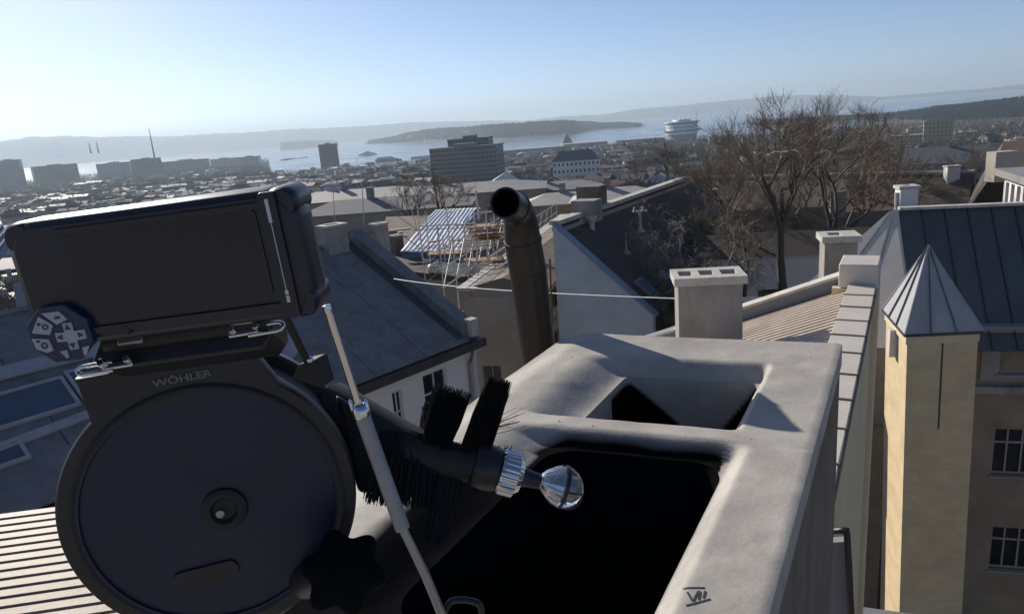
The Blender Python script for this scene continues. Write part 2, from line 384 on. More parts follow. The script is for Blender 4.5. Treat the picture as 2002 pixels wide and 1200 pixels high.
def tree(name_label, loc, H, tr, seed, group=None, barkm=None, twigm=None, **kw):
    a, b = make_tree(seed, H, tr, **kw)
    o = thing('bare_tree', name_label, 'tree', loc, group); og = tuple(o['org']); o['org'] = (0, 0, 0)
    build('trunk', a, barkm or M_bark, o, smooth=60); build('crown', b, twigm or M_twig, o)
    o['org'] = og; return o
# far tree templates: one mesh each, trunk and fine crown
def far_tree_mesh(seed, H=10, n=170, twigm=None):
    r = random.Random(seed); mb = MB(); mb.cur = 0
    mb.tube([V(0, 0, -1), V(0, 0, H * .35)], [.22, .15], 4, cap=False)
    for i in range(7):
        a = r.uniform(0, 6.28); mb.tube([V(0, 0, H * r.uniform(.15, .35)), V(math.cos(a) * H * .22, math.sin(a) * H * .22, H * r.uniform(.5, .75))], [.12, .04], 3, cap=False)
    mb.cur = 1
    for i in range(n):
        a = r.uniform(0, 6.28); h = r.uniform(.22, .95); rr = H * .34 * math.sqrt(max(.05, 1 - ((h - .55) / .48) ** 2)) * r.uniform(.3, 1)
        p = V(math.cos(a) * rr, math.sin(a) * rr, h * H); d = V(math.cos(a), math.sin(a), r.uniform(.4, 1.6)).normalized() * H * r.uniform(.08, .16)
        sd = d.cross(rv(r)).normalized() * H * .006
        mb.add([p - sd, p + sd, p + d], [(0, 1, 2)]); sd2 = d.cross(sd).normalized() * H * .006
        mb.add([p - sd2, p + sd2, p + d * .9 + sd * 8], [(0, 1, 2)])
    return mb.mesh('bare_tree', [M_bark, twigm or M_twigf])
FT = [far_tree_mesh(s, 10, 230) for s in range(5)]
n_ft = 0
def far_tree(p, s, label='bare brown tree among the distant town houses', group='bare trees among the town houses'):
    global n_ft
    o = bpy.data.objects.new('bare_tree', FT[rnd.randrange(5)]); link(o); o.location = p; o.rotation_euler.z = rnd.uniform(0, 6.28)
    o.scale = (s * rnd.uniform(.9, 1.3), s * rnd.uniform(.9, 1.3), s * rnd.uniform(.85, 1.15)); n_ft += 1
    return tag(o, label, 'tree', group)

# ================================================================== OWN CHIMNEY (big cement top with two flues)
sFL = V(.177, 2.512, 0); sb = V(.921, -.389, 0); sa = V(.489, .872, 0); SW = .931; ZS = -.75
def slabz(s, t):
    z = ZS
    def lip(c, hs, ht, k, wl, wr, wf, wn, dep):
        ds = (s - c[0]); dt = (t - c[1])
        ox = max(0, abs(ds) - hs) / (wl if ds < 0 else wr); oy = max(0, abs(dt) - ht) / (wf if dt < 0 else wn)
        return -dep * (1 - sm(math.hypot(ox, oy))) ** 1.3
    z += lip((.53, .49), .20, .215, 0, .17, .035, .06, .03, .05)
    z += lip((.545, 1.185), .21, .345, 0, .16, .05, .06, .08, .04)
    z -= .022 * sm((.11 - s) / .11) + .004 * sm((s - SW + .012) / .012) ** 2
    z += .0022 * fbm(s * 3, t * 3) + .0009 * fbm(s * 17, t * 17, 3)
    return z
def sp(s, t, z=None): p = sFL + sb * s - sa * t; p.z = slabz(s, t) if z is None else z; return p
chim = thing('chimney_stack', 'large pale cement chimney top with two open flues in the foreground', 'chimney', (sFL.x, sFL.y, -6))
NP = 44
def cell(mb, t0, t1, hole, which=0):
    per = []
    for k in range(NP): per.append((SW * k / NP, t0))
    for k in range(NP): per.append((SW, t0 + (t1 - t0) * k / NP))
    for k in range(NP): per.append((SW * (1 - k / NP), t1))
    for k in range(NP): per.append((0, t1 + (t0 - t1) * k / NP))
    if not hole:
        mb.grid([[sp(SW * i / NP, t0 + (t1 - t0) * j / 40) for i in range(NP + 1)] for j in range(41)]); return
    cs, ct, hs, ht, rc = hole; ring = []
    for q, (ps, pt) in enumerate(per):
        side = q // NP; f = (q % NP) / NP
        # matching point on rounded rect
        cor = [(-hs, -ht), (hs, -ht), (hs, ht), (-hs, ht)]; a = cor[side]; b = cor[(side + 1) % 4]
        x = a[0] + (b[0] - a[0]) * f; y = a[1] + (b[1] - a[1]) * f
        qx = max(-hs + rc, min(hs - rc, x)); qy = max(-ht + rc, min(ht - rc, y)); dx = x - qx; dy = y - qy; l = math.hypot(dx, dy)
        if l > rc: x = qx + dx / l * rc; y = qy + dy / l * rc
        ring.append((cs + x, ct + y))
    rows = []
    NR = 26
    for i in range(NR + 1):
        f = (i / NR); f = 1 - (1 - f) ** 1.5
        rows.append([sp(p[0] + (r[0] - p[0]) * f, p[1] + (r[1] - p[1]) * f) for p, r in zip(per, ring)])
    for i in range(NR + 1):
        f = 1 - (1 - i / NR) ** 1.5
        for j in range(len(ring) + 1):
            p = per[j % len(ring)]; q = ring[j % len(ring)]; S_, T_ = p[0] + (q[0] - p[0]) * f, p[1] + (q[1] - p[1]) * f
            dl = max(0, .345 - S_ + .03 * fbm(S_ * 5, T_ * 5, 7)) / .19 if S_ < .40 else 9; m1 = sm((1 - dl) * 2.2) * sm((T_ - .98) / .14)  # m1 darkens the cap left of the near flue
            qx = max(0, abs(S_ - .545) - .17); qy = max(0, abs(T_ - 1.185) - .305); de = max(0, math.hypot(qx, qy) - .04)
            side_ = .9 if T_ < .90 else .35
            m2 = sm(1 - de / (.055 * side_ + .012)) if S_ < .745 else 0  # shade of the sloping lip painted round the near flue
            SOOT_SHADE.append(max(0, min(1, max(m1 * 1.1, m2 * 1.1) + .10 * fbm(S_ * 9, T_ * 9))) if max(m1, m2) > .02 else 0.)
    mb.grid([rw + [rw[0]] for rw in rows])
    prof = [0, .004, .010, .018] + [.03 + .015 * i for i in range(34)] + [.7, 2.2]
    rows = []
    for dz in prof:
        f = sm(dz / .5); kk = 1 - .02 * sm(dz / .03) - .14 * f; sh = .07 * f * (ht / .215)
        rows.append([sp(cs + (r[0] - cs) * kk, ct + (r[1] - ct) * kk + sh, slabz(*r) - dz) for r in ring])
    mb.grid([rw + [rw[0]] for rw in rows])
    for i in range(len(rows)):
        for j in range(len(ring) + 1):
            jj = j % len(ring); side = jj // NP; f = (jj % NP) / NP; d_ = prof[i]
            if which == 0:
                lim = {0: .02 + .185 * max(0, 1 - abs(f - .64) / (.62 if f < .64 else .34)), 1: .012, 2: .03, 3: .02 + .14 * sm((.66 - f) / .05)}[side]  # V of light left on the far wall, shade round it painted dark
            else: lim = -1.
            SOOT_SHADE.append(max(0., min(1., (d_ - lim) / .018 + .5)))
SOOT_SHADE = []; mb = MB(); cell(mb, 0, .80, (.53, .49, .20, .215, .03)); cell(mb, .80, 1.72, (.545, 1.185, .21, .345, .085), 1); cell(mb, 1.72, 2.9, None)
# thickness of the cement cap along its edge
for (a, b) in (((0, 0), (SW, 0)), ((SW, 0), (SW, 2.9)), ((SW, 2.9), (0, 2.9)), ((0, 2.9), (0, 0))):
    n = 60; top = [sp(a[0] + (b[0] - a[0]) * i / n, a[1] + (b[1] - a[1]) * i / n) for i in range(n + 1)]
    mb.grid([top, [p + V(0, 0, -.07) for p in top]])
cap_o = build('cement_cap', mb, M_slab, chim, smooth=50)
SOOT_SHADE += [0.] * (len(cap_o.data.vertices) - len(SOOT_SHADE)); at_ = cap_o.data.attributes.new('soot_shade', 'FLOAT', 'POINT'); at_.data.foreach_set('value', SOOT_SHADE[:len(cap_o.data.vertices)])  # vertex mask: soot on flue walls plus painted shade on lip and far wall
def soot_shade_mix(m):
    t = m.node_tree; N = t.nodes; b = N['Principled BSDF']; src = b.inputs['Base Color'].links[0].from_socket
    at = N.new('ShaderNodeAttribute'); at.attribute_name = 'soot_shade'; mx = N.new('ShaderNodeMix'); mx.data_type = 'RGBA'
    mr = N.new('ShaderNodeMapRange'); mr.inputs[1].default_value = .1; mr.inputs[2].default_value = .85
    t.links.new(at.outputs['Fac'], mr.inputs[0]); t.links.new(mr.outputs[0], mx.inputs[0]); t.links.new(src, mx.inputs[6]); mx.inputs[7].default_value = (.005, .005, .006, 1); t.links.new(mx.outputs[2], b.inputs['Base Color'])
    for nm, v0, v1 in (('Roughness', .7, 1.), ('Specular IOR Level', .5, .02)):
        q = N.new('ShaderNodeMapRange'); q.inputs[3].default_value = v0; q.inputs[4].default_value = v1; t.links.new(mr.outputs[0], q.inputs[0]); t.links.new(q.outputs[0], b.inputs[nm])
soot_shade_mix(M_slab)
pk = MB(); r8 = random.Random(12)
for i in range(14):
    s_, t_ = r8.choice([(r8.uniform(.80, .91), r8.uniform(.05, 1.7)), (r8.uniform(.05, .9), r8.uniform(.03, .16)), (r8.uniform(.02, .16), r8.uniform(.2, 1.3)), (r8.uniform(.3, .8), r8.uniform(.755, .80))])
    c_ = sp(s_, t_) + V(0, 0, -.0008); rr_ = r8.uniform(.0015, .0035); pk.lathe([(rr_, 0), (rr_ * .8, .0018), (rr_ * .3, .0026), (0, .0027)], c_, ZUP, 9, wob=lambda a, i: 1 + .25 * math.sin(a * 2 + s_ * 50))
build('cement_crumbs', pk, M_cap, chim, smooth=60, kind='stuff')
mb = MB(); c = [sp(.004, .004, -.80), sp(SW - .004, .004, -.80), sp(SW - .004, 2.896, -.80), sp(.004, 2.896, -.80)]
mb.grid([[p for p in c + [c[0]]], [p + V(0, 0, -8) for p in c + [c[0]]]])
build('rendered_shaft', mb, M_chim, chim)
# soot-dark flue bottoms
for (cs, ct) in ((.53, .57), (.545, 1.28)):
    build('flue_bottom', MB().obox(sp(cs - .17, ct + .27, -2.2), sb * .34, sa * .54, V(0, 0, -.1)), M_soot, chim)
# pencil mark VII with a line above and below
mk = MB()
def stroke(p0, p1, wd=.0035):
    a = sp(*p0); b = sp(*p1); n = 6; d = (b - a).normalized(); s_ = d.cross(ZUP) * wd / 2; L, Rr = [], []
    for i in range(n + 1):
        u = p0[0] + (p1[0] - p0[0]) * i / n; v = p0[1] + (p1[1] - p0[1]) * i / n; p = sp(u, v) + V(0, 0, .0008)
        L.append(p - s_); Rr.append(p + s_)
    mk.grid([L, Rr])
def st_of(x, y):
    p = W(x, y, ZS - .002) - sFL; Dt = sb.x * -sa.y - (-sa.x) * sb.y
    return ((p.x * -sa.y - (-sa.x) * p.y) / Dt, (sb.x * p.y - sb.y * p.x) / Dt)
for a, b in (((1335, 1152), (1378, 1151)), ((1341, 1186), (1389, 1172)), ((1344, 1160), (1354, 1177)), ((1366, 1157), (1355, 1177)), ((1369, 1158), (1366, 1174)), ((1379, 1157), (1375, 1171))):
    stroke(st_of(*a), st_of(*b))
build('pencil_marking', mk, M_marker, chim, label='handwritten VII between two lines')

# ------------------------------------------------------------------ bent flue pipe
b0 = L3(1052, 720, 2.95); pt = []
pipe = thing('flue_pipe', 'dark bent metal flue pipe rising beside the cement chimney top', 'pipe', (b0.x, b0.y, -6))
P1 = L3(1046, 640, 2.82); P2 = L3(1034, 545, 2.72); P3 = L3(1022, 470, 2.66); P4 = L3(1018, 432, 2.62); P5 = L3(1010, 408, 2.56); P6 = L3(988, 397, 2.42)
dn = (P1 - P3); foot = P1 + (P1 - P2).normalized() * 2.5
ctl = [foot, P1, P2, P3, P4, P5, P6]
def catmull(P, n=8):
    out = []; Q = [P[0] * 2 - P[1]] + P + [P[-1] * 2 - P[-2]]
    for i in range(1, len(Q) - 2):
        for k in range(n):
            t = k / n; a, b, c, d = Q[i - 1], Q[i], Q[i + 1], Q[i + 2]
            out.append(.5 * ((2 * b) + (c - a) * t + (2 * a - 5 * b + 4 * c - d) * t * t + (3 * b - a - 3 * c + d) * t ** 3))
    out.append(P[-1]); return out
path = catmull(ctl, 10); nn = len(path); rad = [.070 - .018 * sm((i / nn - .35) / .6) for i in range(nn)]
mb = MB(); mb.tube(path, rad, 40, cap=False)
build('bent_tube', mb, M_pipe, pipe, smooth=60)
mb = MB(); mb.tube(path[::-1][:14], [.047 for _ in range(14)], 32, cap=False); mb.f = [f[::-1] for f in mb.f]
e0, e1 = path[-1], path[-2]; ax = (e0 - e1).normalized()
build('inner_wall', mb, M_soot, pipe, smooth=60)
mb = MB(); mb.lathe([(.0525, -.012), (.0535, -.006), (.0535, .001), (.047, .001), (.047, -.01)], e0, ax, 40); mb.f = [f for f in mb.f if len(f) == 4]
build('rim', mb, M_pipe, pipe, smooth=40)
for q in (.5, .86):
    k = int(q * nn); mb = MB(); mb.lathe([(rad[k] + .0005, -.006), (rad[k] + .0035, -.005), (rad[k] + .0035, .005), (rad[k] + .0005, .006)], path[k], path[k + 1] - path[k - 1], 40); mb.f = [f for f in mb.f if len(f) == 4]
    build('seam_ring', mb, M_pipe, pipe, smooth=40)
# thin stay wire beside the pipe
mb = MB(); mb.tube([L3(1075, 505, 2.9), L3(1080, 655, 3.05)], .004, 6); tag(build('stay_rod', mb, M_steel, org=tuple(L3(1080, 655, 3.05))), 'thin upright steel rod standing right behind the bent flue pipe', 'rod')
# ------------------------------------------------------------------ overhead wire
a = D(770, 545, 28); b = D(1335, 584, 9.4); pts = [a.lerp(b, i / 20) - V(0, 0, 1) * (.10 * 4 * (i / 20) * (1 - i / 20)) for i in range(21)]
mb = MB(); mb.tube(pts, [.016 - .009 * i / 20 for i in range(21)], 5)
tag(build('overhead_wire', mb, M_wire, org=tuple(b)), 'thin white wire strung from the left roof to the grey chimney', 'wire')

# ================================================================== OWN ROOF: coping wall, ribbed roof, chimneys
wa = azv(29.6); wl = V(-wa.y, wa.x, 0)       # along the wall; to the left
wP = W(1712, 560, -2.5); wEnd = wP + wa * .05; wEnd.z = 0
M_joint = mat('joint_metal', (.16, .135, .11), .6, var=.15)
fw_ = thing('fire_wall', 'long cream fire wall capped with folded metal sheets right of the cement chimney', 'wall', (wEnd.x, wEnd.y, -12))
cw = .34; Lw = 8.8
mb = MB(); mb.obox(wEnd + V(0, 0, -12) + wl * .03, -wa * Lw, wl * (cw - .06), V(0, 0, 9.42)); build('rendered_wall', mb, M_cream, fw_)
k = 0; pos = .0; r2 = random.Random(3)
while pos < Lw - .1:
    Lc = .62 + r2.uniform(-.03, .03); mb = MB(); o = wEnd - wa * pos
    mb.obox(o + V(0, 0, -2.57 + r2.uniform(0, .006)), -wa * (Lc - .012), wl * cw, V(0, 0, .07)); build('coping_sheet', mb, M_cope, fw_, bevel=.006)
    mb = MB(); mb.obox(o - wl * .008 - wa * (Lc - .03) + V(0, 0, -2.575), -wa * .018, wl * (cw + .016), V(0, 0, .088)); build('standing_joint', mb, M_joint, fw_, label='raised dark joint between coping sheets')
    mb = MB(); mb.obox(o - wl * .006 + V(0, 0, -2.66), -wa * (Lc - .012), wl * .012, V(0, 0, .10)); build('drip_edge', mb, M_chim, fw_)
    pos += Lc
bx = wEnd + wl * -.03 + wa * .02
mb = MB(); mb.obox(bx + V(0, 0, -2.55), wa * .7, wl * .5, V(0, 0, .33)); e_ = build('end_block', mb, M_cope, fw_, bevel=.02)
mb = MB(); mb.obox(bx + V(0, 0, -12), wa * .8, wl * .58, V(0, 0, 9.44)); build('end_pier', mb, M_cream, fw_)
# ribbed roof descending left from the wall
TH = math.tan(R_(22)); dn_ = (wl * math.cos(R_(22)) - V(0, 0, 1) * math.sin(R_(22)))
def ribbed(name, O, ru, rd, Lu, Ld, pitch, h, m, parent):
    nrm = ru.cross(rd).normalized(); nrm = nrm if nrm.z > 0 else -nrm
    n = int(Lu / pitch); prof = []
    for i in range(n):
        for f, hh in ((0, 0), (.42, 0), (.52, h), (.86, h), (.97, 0)): prof.append((i + f, hh))
    mb = MB(); mb.grid([[O + ru * (x * pitch) + nrm * hh + rd * (Ld * j) for x, hh in prof] for j in (0, 1)])
    return build(name, mb, m, parent)
rt = wEnd + wl * (cw - .02) + V(0, 0, -2.62) + wa * .2
roof = thing('ribbed_roof', 'sunlit ribbed metal roof sloping down left of the fire wall', 'roof', tuple(rt - wa * 4 + V(0, 0, -8)))
ribbed('ribbed_sheeting', rt, -wa, dn_, 7.4, 3.55, .15, .04, M_rib, roof)
mb = MB(); p = rt + dn_ * 3.55; mb.obox(p - wa * 7.4 + V(0, 0, -8), wa * 7.3, -wl * 3.3, V(0, 0, 7.85)); build('house_wall', mb, M_grender, roof)
mb = MB(); mb.tube([p + V(0, 0, -.05) + wl * .05, p + wl * .05 + V(0, 0, -.05) - wa * 7.4], .07, 8); build('gutter', mb, M_frame, roof)
mb = MB(); q = rt + dn_ * 3.62 - wa * .25; mb.tube([q + V(0, 0, -.02), q + V(0, 0, -.02) + V(0, 0, .26)], .05, 10); build('vent_stub', mb, M_cap, roof)
# far parapet of that roof
par = thing('parapet_wall', 'grey gable parapet behind the ribbed roof', 'wall', tuple(rt + V(0, 0, -9)))
pO = rt + wa * .02
mb = MB(); mb.prism([pO + V(0, 0, .22), pO + dn_ * 3.7 + V(0, 0, .28), pO + dn_ * 3.7 + V(0, 0, -8), pO + V(0, 0, -8)], wa * .26); build('parapet', mb, M_greyparapet, par)
mb = MB(); mb.obox(pO + V(0, 0, .225) - wa * .02, wa * .30, dn_ * 3.72, V(0, 0, .04)); build('parapet_cap', mb, M_cap, par)
def flue_chimney(label, c, ux, wd, dp, ztop, zb, holes, group=None, bodym=None, capm=None):
    uy = V(-ux.y, ux.x, 0); T = thing('rendered_chimney', label, 'chimney', (c.x, c.y, zb), group)
    o = V(c.x, c.y, 0) - ux * wd / 2 - uy * dp / 2
    mb = MB(); mb.obox(o + V(0, 0, zb), ux * wd, uy * dp, V(0, 0, ztop - .09 - zb)); build('shaft', mb, bodym or M_grender, T, bevel=.012)
    ov = .05; oc = o - ux * ov - uy * ov + V(0, 0, ztop - .09); cwd = wd + 2 * ov; cdp = dp + 2 * ov; th = .10
    # cap as a ring slab with real openings
    us = [0]; 
    for h in holes: us += [h[0] * cwd, h[1] * cwd]
    us.append(cwd); v0, v1 = cdp * .27, cdp * .73
    mb = MB(); mb.obox(oc, ux * cwd, uy * v0, V(0, 0, th)); mb.obox(oc + uy * v1, ux * cwd, uy * (cdp - v1), V(0, 0, th))
    for i in range(0, len(us), 2): mb.obox(oc + ux * us[i] + uy * (v0), ux * (us[i + 1] - us[i]), uy * (v1 - v0), V(0, 0, th - .001))
    build('cap', mb, capm or M_cap, T)
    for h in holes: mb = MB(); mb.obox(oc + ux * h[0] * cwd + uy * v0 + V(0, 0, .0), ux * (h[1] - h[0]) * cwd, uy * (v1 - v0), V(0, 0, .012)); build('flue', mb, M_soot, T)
    return T
c1 = D(1383, 545, 9.2); ux = azv(95)
flue_chimney('wide grey chimney with three flue openings behind the cement top', c1, azv(98), .78, .50, D(1383, 534, 9.2).z, -9, [(.09, .28), (.38, .58), (.68, .90)])
c2 = D(1638, 500, 12.4)
flue_chimney('grey chimney with one flue on the parapet beside the ribbed roof', c2, azv(104), .48, .46, D(1640, 458, 12.4).z, -9, [(.22, .55)])

# ================================================================== NEIGHBOUR ON THE RIGHT: dark roof, stair tower, courtyard front
nb = thing('courtyard_building', 'dark brown courtyard building under a big dark metal roof at right', 'building', tuple(D(1900, 640, 24) + V(0, 0, -14)))
rdg0 = D(1757, 409, 25.0); zR = rdg0.z; rdg1 = W(2002, 399, zR); rd = (rdg1 - rdg0).normalized(); rdg1 = rdg0 + rd * 14
perp = V(rd.y, -rd.x, 0)
if perp.y > 0: perp = -perp
ev0 = rdg0 + perp * 2.9 + V(0, 0, -3.6)
sd_ = (ev0 - rdg0)
n = int(14 / .62)
for i in range(n):
    a = rdg0 + rd * (.62 * i); mb = MB(); nrm = rd.cross(sd_).normalized(); nrm = nrm if nrm.z > 0 else -nrm
    mb.obox(a + nrm * .0, rd * .6, sd_, nrm * -.05); build('roof_sheet', mb, M_darkroof, nb)
    mb = MB(); mb.obox(a + rd * .6 + nrm * .035, rd * .02, sd_, nrm * -.085); build('seam', mb, M_seam, nb)
mb = MB(); mb.obox(rdg0 - perp * .15 + V(0, 0, -.02), rd * 14, perp * .3, V(0, 0, .08)); build('ridge_cap', mb, M_cap, nb)
# lit hip side (faces the sun)
hipb = D(1690, 512, 15.5); hipb2 = V(ev0.x, ev0.y, ev0.z) - rd * .02
hipf = rdg0 + V(-4.4, .2, -3.6)
for i in range(3):
    f0, f1 = i / 3, (i + 1) / 3 - .02
    A0 = hipf.lerp(ev0, f0); A1 = hipf.lerp(ev0, f1); T0 = rdg0 + V(-.25, .05, -.05) * (1 - f0); T1 = rdg0 + V(-.25, .05, -.05) * (1 - f1)
    mb = MB(); nn2 = (A0 - T0).cross(A1 - T0).normalized(); nn2 = nn2 if nn2.z > 0 else -nn2; mb.prism([T0, A0, A1, T1], -nn2 * .05); build('hip_sheet', mb, M_cope, nb, label='sunlit pale metal strip of the hip')
# walls
wz = ev0.z
O = ev0 - perp * .45; O.z = wz - 11.5
def uvw(x, y, O=O, ux=rd):
    p = onplane(x, y, O, perp); return ((p - O).dot(ux), (p.z - O.z))
holes = []
for (x0, x1, y0, y1) in ((1941, 1993, 838, 928), (1936, 1990, 1030, 1112)):
    u0 = uvw(x0, (y0 + y1) / 2)[0]; u1 = u0 + 1.15; vt = uvw(x0 + 20, y0)[1]; vb = uvw(x0 + 20, y1)[1]; holes.append((u0, u1, vb, vt))
    holes.append((u0 + 2.2, u0 + 3.35, vb, vt))
mb = MB(); wallface(mb, O, rd, perp, 14, 11.5, holes, None, None, parent=nb, mullion=(3, 2), transom=.68, framemat=M_framed, depth=.12)
build('rendered_front', mb, M_court, nb)
cz = uvw(1950, 757)[1]
mb = MB(); mb.obox(O + V(0, 0, cz - .12) + perp * .0, rd * 14, perp * .22, V(0, 0, .2)); build('cornice', mb, M_grender, nb)
# dormer above cornice
u0 = uvw(1918, 690)[0]; z0 = uvw(1950, 742)[1]; z1 = uvw(1950, 640)[1]
Od = O + rd * u0 + V(0, 0, z0) + perp * .12; Od_ = Od.copy()
mb = MB(); wallface(mb, Od, rd, perp, 2.4, z1 - z0, [(.42, 1.55, .22, z1 - z0 - .12)], None, None, parent=nb, mullion=(1, 1), framemat=M_framed, depth=.1); build('dormer_front', mb, M_courtblue, nb)
mb = MB(); mb.obox(Od + V(0, 0, z1 - z0 - .02) - rd * .1 + perp * .14, rd * 2.6, -perp * 2.6, V(0, 0, .12)); build('dormer_roof', mb, M_greyparapet, nb)
mb = MB(); mb.obox(Od + perp * -.01, rd * .05, -perp * 2, V(0, 0, z1 - z0 - .03)); build('dormer_cheek', mb, M_courtblue, nb)
# left return wing seen in the slot between fire wall and tower
Ow = ev0 - rd * .6; mb = MB(); mb.obox(V(Ow.x, Ow.y, wz - 2.4) - perp * .2, -rd * 3.2, -perp * 1, V(0, 0, 2.4)); build('wing_band', mb, M_courtblue, nb)
mb = MB(); mb.obox(V(Ow.x, Ow.y, wz - 12) - perp * .28, -rd * 3.2, -perp * 1, V(0, 0, 9.6)); build('wing_front', mb, M_court, nb)
# tower
zt = -5.45
tw = thing('stair_tower', 'narrow ochre rendered tower with a pointed metal spire', 'tower', tuple(W(1840, 650, zt) * 1.0 + V(0, 0, -11)))
tFL = W(1774, 652, zt); tFR = W(1913, 646, zt); tBL = W(1733, 606, zt); tf = (tFR - tFL); tb = tBL - tFL
tb = tb.normalized() * min(tb.length, 2.2)
mb = MB(); lean = V(0, 0, -11) + tf.normalized() * -.55
P = [tFL, tFR, tFR + tb, tBL if False else tFL + tb]; Q = [p + V(0, 0, -11) + tf.normalized() * .34 for p in P]; Q[1] = Q[1] - tf.normalized() * .05
mb.grid([P + [P[0]], Q + [Q[0]]]); mb.f = [f[::-1] for f in mb.f]; build('tower_shaft', mb, M_tower, tw)
ft = tf.normalized(); fb = tb.normalized(); fn = V(ft.y, -ft.x, 0); fn = fn if fn.y < 0 else -fn
mb = MB(); mb.obox(tFL - ft * .03 - fb * .03 + V(0, 0, -.26), ft * (tf.length + .06), fb * (tb.length + .06), V(0, 0, .2)); build('frieze', mb, M_cream, tw)
mb = MB(); mb.obox(tFL - ft * .09 - fb * .09 + V(0, 0, -.06), ft * (tf.length + .18), fb * (tb.length + .18), V(0, 0, .07)); build('eaves_board', mb, M_seam, tw)
apx = D(1815, 480, math.hypot(*(tFL + tf * .45 + tb * .45).xy)); ctr = tFL + tf * .5 + tb * .5; apx = V(apx.x, apx.y, apx.z)
CN = [tFL - ft * .08 - fb * .08, tFR + ft * .08 - fb * .08, tFR + ft * .08 + fb * (tb.length + .08), None]; CN[2] = tFR + tb + ft * .08 + fb * .08; CN[3] = tFL + tb - ft * .08 + fb * .08
for (a, b, ns) in ((CN[0], CN[1], 3), (CN[3], CN[0], 3), (CN[1], CN[2], 3), (CN[2], CN[3], 3)):
    nn2 = (b - a).cross(apx - a).normalized(); nn2 = nn2 if nn2.z > 0 else -nn2
    for i in range(ns):
        pa = a.lerp(b, i / ns); pb = a.lerp(b, (i + 1) / ns)
        mb = MB(); mb.prism([pa, pb, apx], -nn2 * .03); build('spire_sheet', mb, M_spire, tw)
        if i:
            mb = MB(); dd = (b - a).normalized() * .007; mb.prism([pa - dd + nn2 * .0, pa + dd, apx], nn2 * .045); build('spire_seam', mb, M_spire_seam, tw)
    mb = MB(); mb.tube([a + nn2 * .01, apx], [.022, .012], 5); build('hip_roll', mb, M_spire, tw)
# vertical groove on the tower front
g0 = onplane(1842, 660, tFL, fn); g1 = onplane(1842, 838, tFL, fn)
mb = MB(); mb.obox(g0 - ft * .0 + fn * .012, ft * .035, V(0, 0, g1.z - g0.z) + ft * .05, -fn * .03); build('conduit', mb, M_eave, tw, label='thin dark vertical line down the ochre front')
# white bracket lamp on wing
mb = MB(); p = D(1736, 640, 19.5); mb.obox(p, rd * .18, perp * .25, V(0, 0, -.7)); tag(build('wall_box', mb, M_frame, org=tuple(p)), 'small white box on the courtyard wall left of the tower', 'box')

# bent black guard rail and lower roof strip at the bottom right
zb_ = -2.35
g = thing('guard_rail', 'bent black tube rail with a grey panel beside the cement chimney', 'rail', tuple(D(1650, 1190, 3.2)))
rp = [D(1640, 1037, 3.05), D(1650, 1038, 3.06), D(1656, 1048, 3.06), D(1664, 1200, 3.06), D(1668, 1260, 3.06)]
rp = [p for p in rp]; rp0 = D(1560, 1043, 3.2)
mb = MB(); mb.tube(catmull([rp0] + rp, 6), .014, 10); build('bent_tube', mb, M_black, g, smooth=50)
a = D(1640, 1060, 3.1); b = D(1655, 1058, 3.1); c = D(1658, 1230, 3.1); d = D(1600, 1230, 3.1); mb = MB(); mb.prism([D(1600, 1062, 3.1), b, c, d], V(.02, .04, 0)); build('panel', mb, M_greyparapet, g)
z = -9.4; p1 = W(1560, 1168, z); p2 = W(1762, 1196, z); dd = (p2 - p1)
mb = MB(); mb.obox(p1 - dd * .5, dd * 2.2, V(-.2, -7, -.6) * .8, V(0, 0, -.25)); tag(build('low_roof', mb, M_greyparapet, org=tuple(p1)), 'low flat grey roof at the foot of the tower', 'roof')

# ================================================================== LEFT HOUSE H1
e1_ = azv(42); pr = azv(132)
ER = W(915, 665, -9.0); RR = W(690, 472, -5.0); k = (RR - ER).dot(e1_); RR = RR - e1_ * k
h1 = thing('slate_house', 'white house with a wide grey blue roof at left behind the inspection monitor', 'house', tuple(ER + V(0, 0, -13)))
LEN = 27.; down = (ER - RR); nrm = e1_.cross(down).normalized(); nrm = nrm if nrm.z > 0 else -nrm
# roofing sheets laid in courses
nc = 5; r3 = random.Random(5)
for i in range(nc):
    pos = 0.
    while pos < LEN:
        Ls = 2.6 + r3.uniform(-.2, .2)
        a = RR - e1_ * (pos + .01) + down * (i / nc); mb = MB(); off = nrm * (.012 * i + r3.uniform(0, .012))
        mb.obox(a + off, -e1_ * (Ls - .03), down * (1 / nc + .01), -nrm * .05); build('roof_sheet', mb, M_slate, h1); pos += Ls
mb = MB(); mb.obox(RR - nrm * .06, -e1_ * LEN, down, -nrm * .2); build('roof_deck', mb, M_slate2, h1)
mb = MB(); mb.tube([RR + e1_ * .3 + nrm * .05, RR - e1_ * LEN + nrm * .05], .11, 8); build('ridge_roll', mb, M_slate, h1)
# back slope
bk = V(-pr.x * 7.5, -pr.y * 7.5, -4.0); mb = MB(); mb.obox(RR - nrm * .05, -e1_ * LEN, bk, V(0, 0, -.15)); build('back_slope', mb, M_slate2, h1)
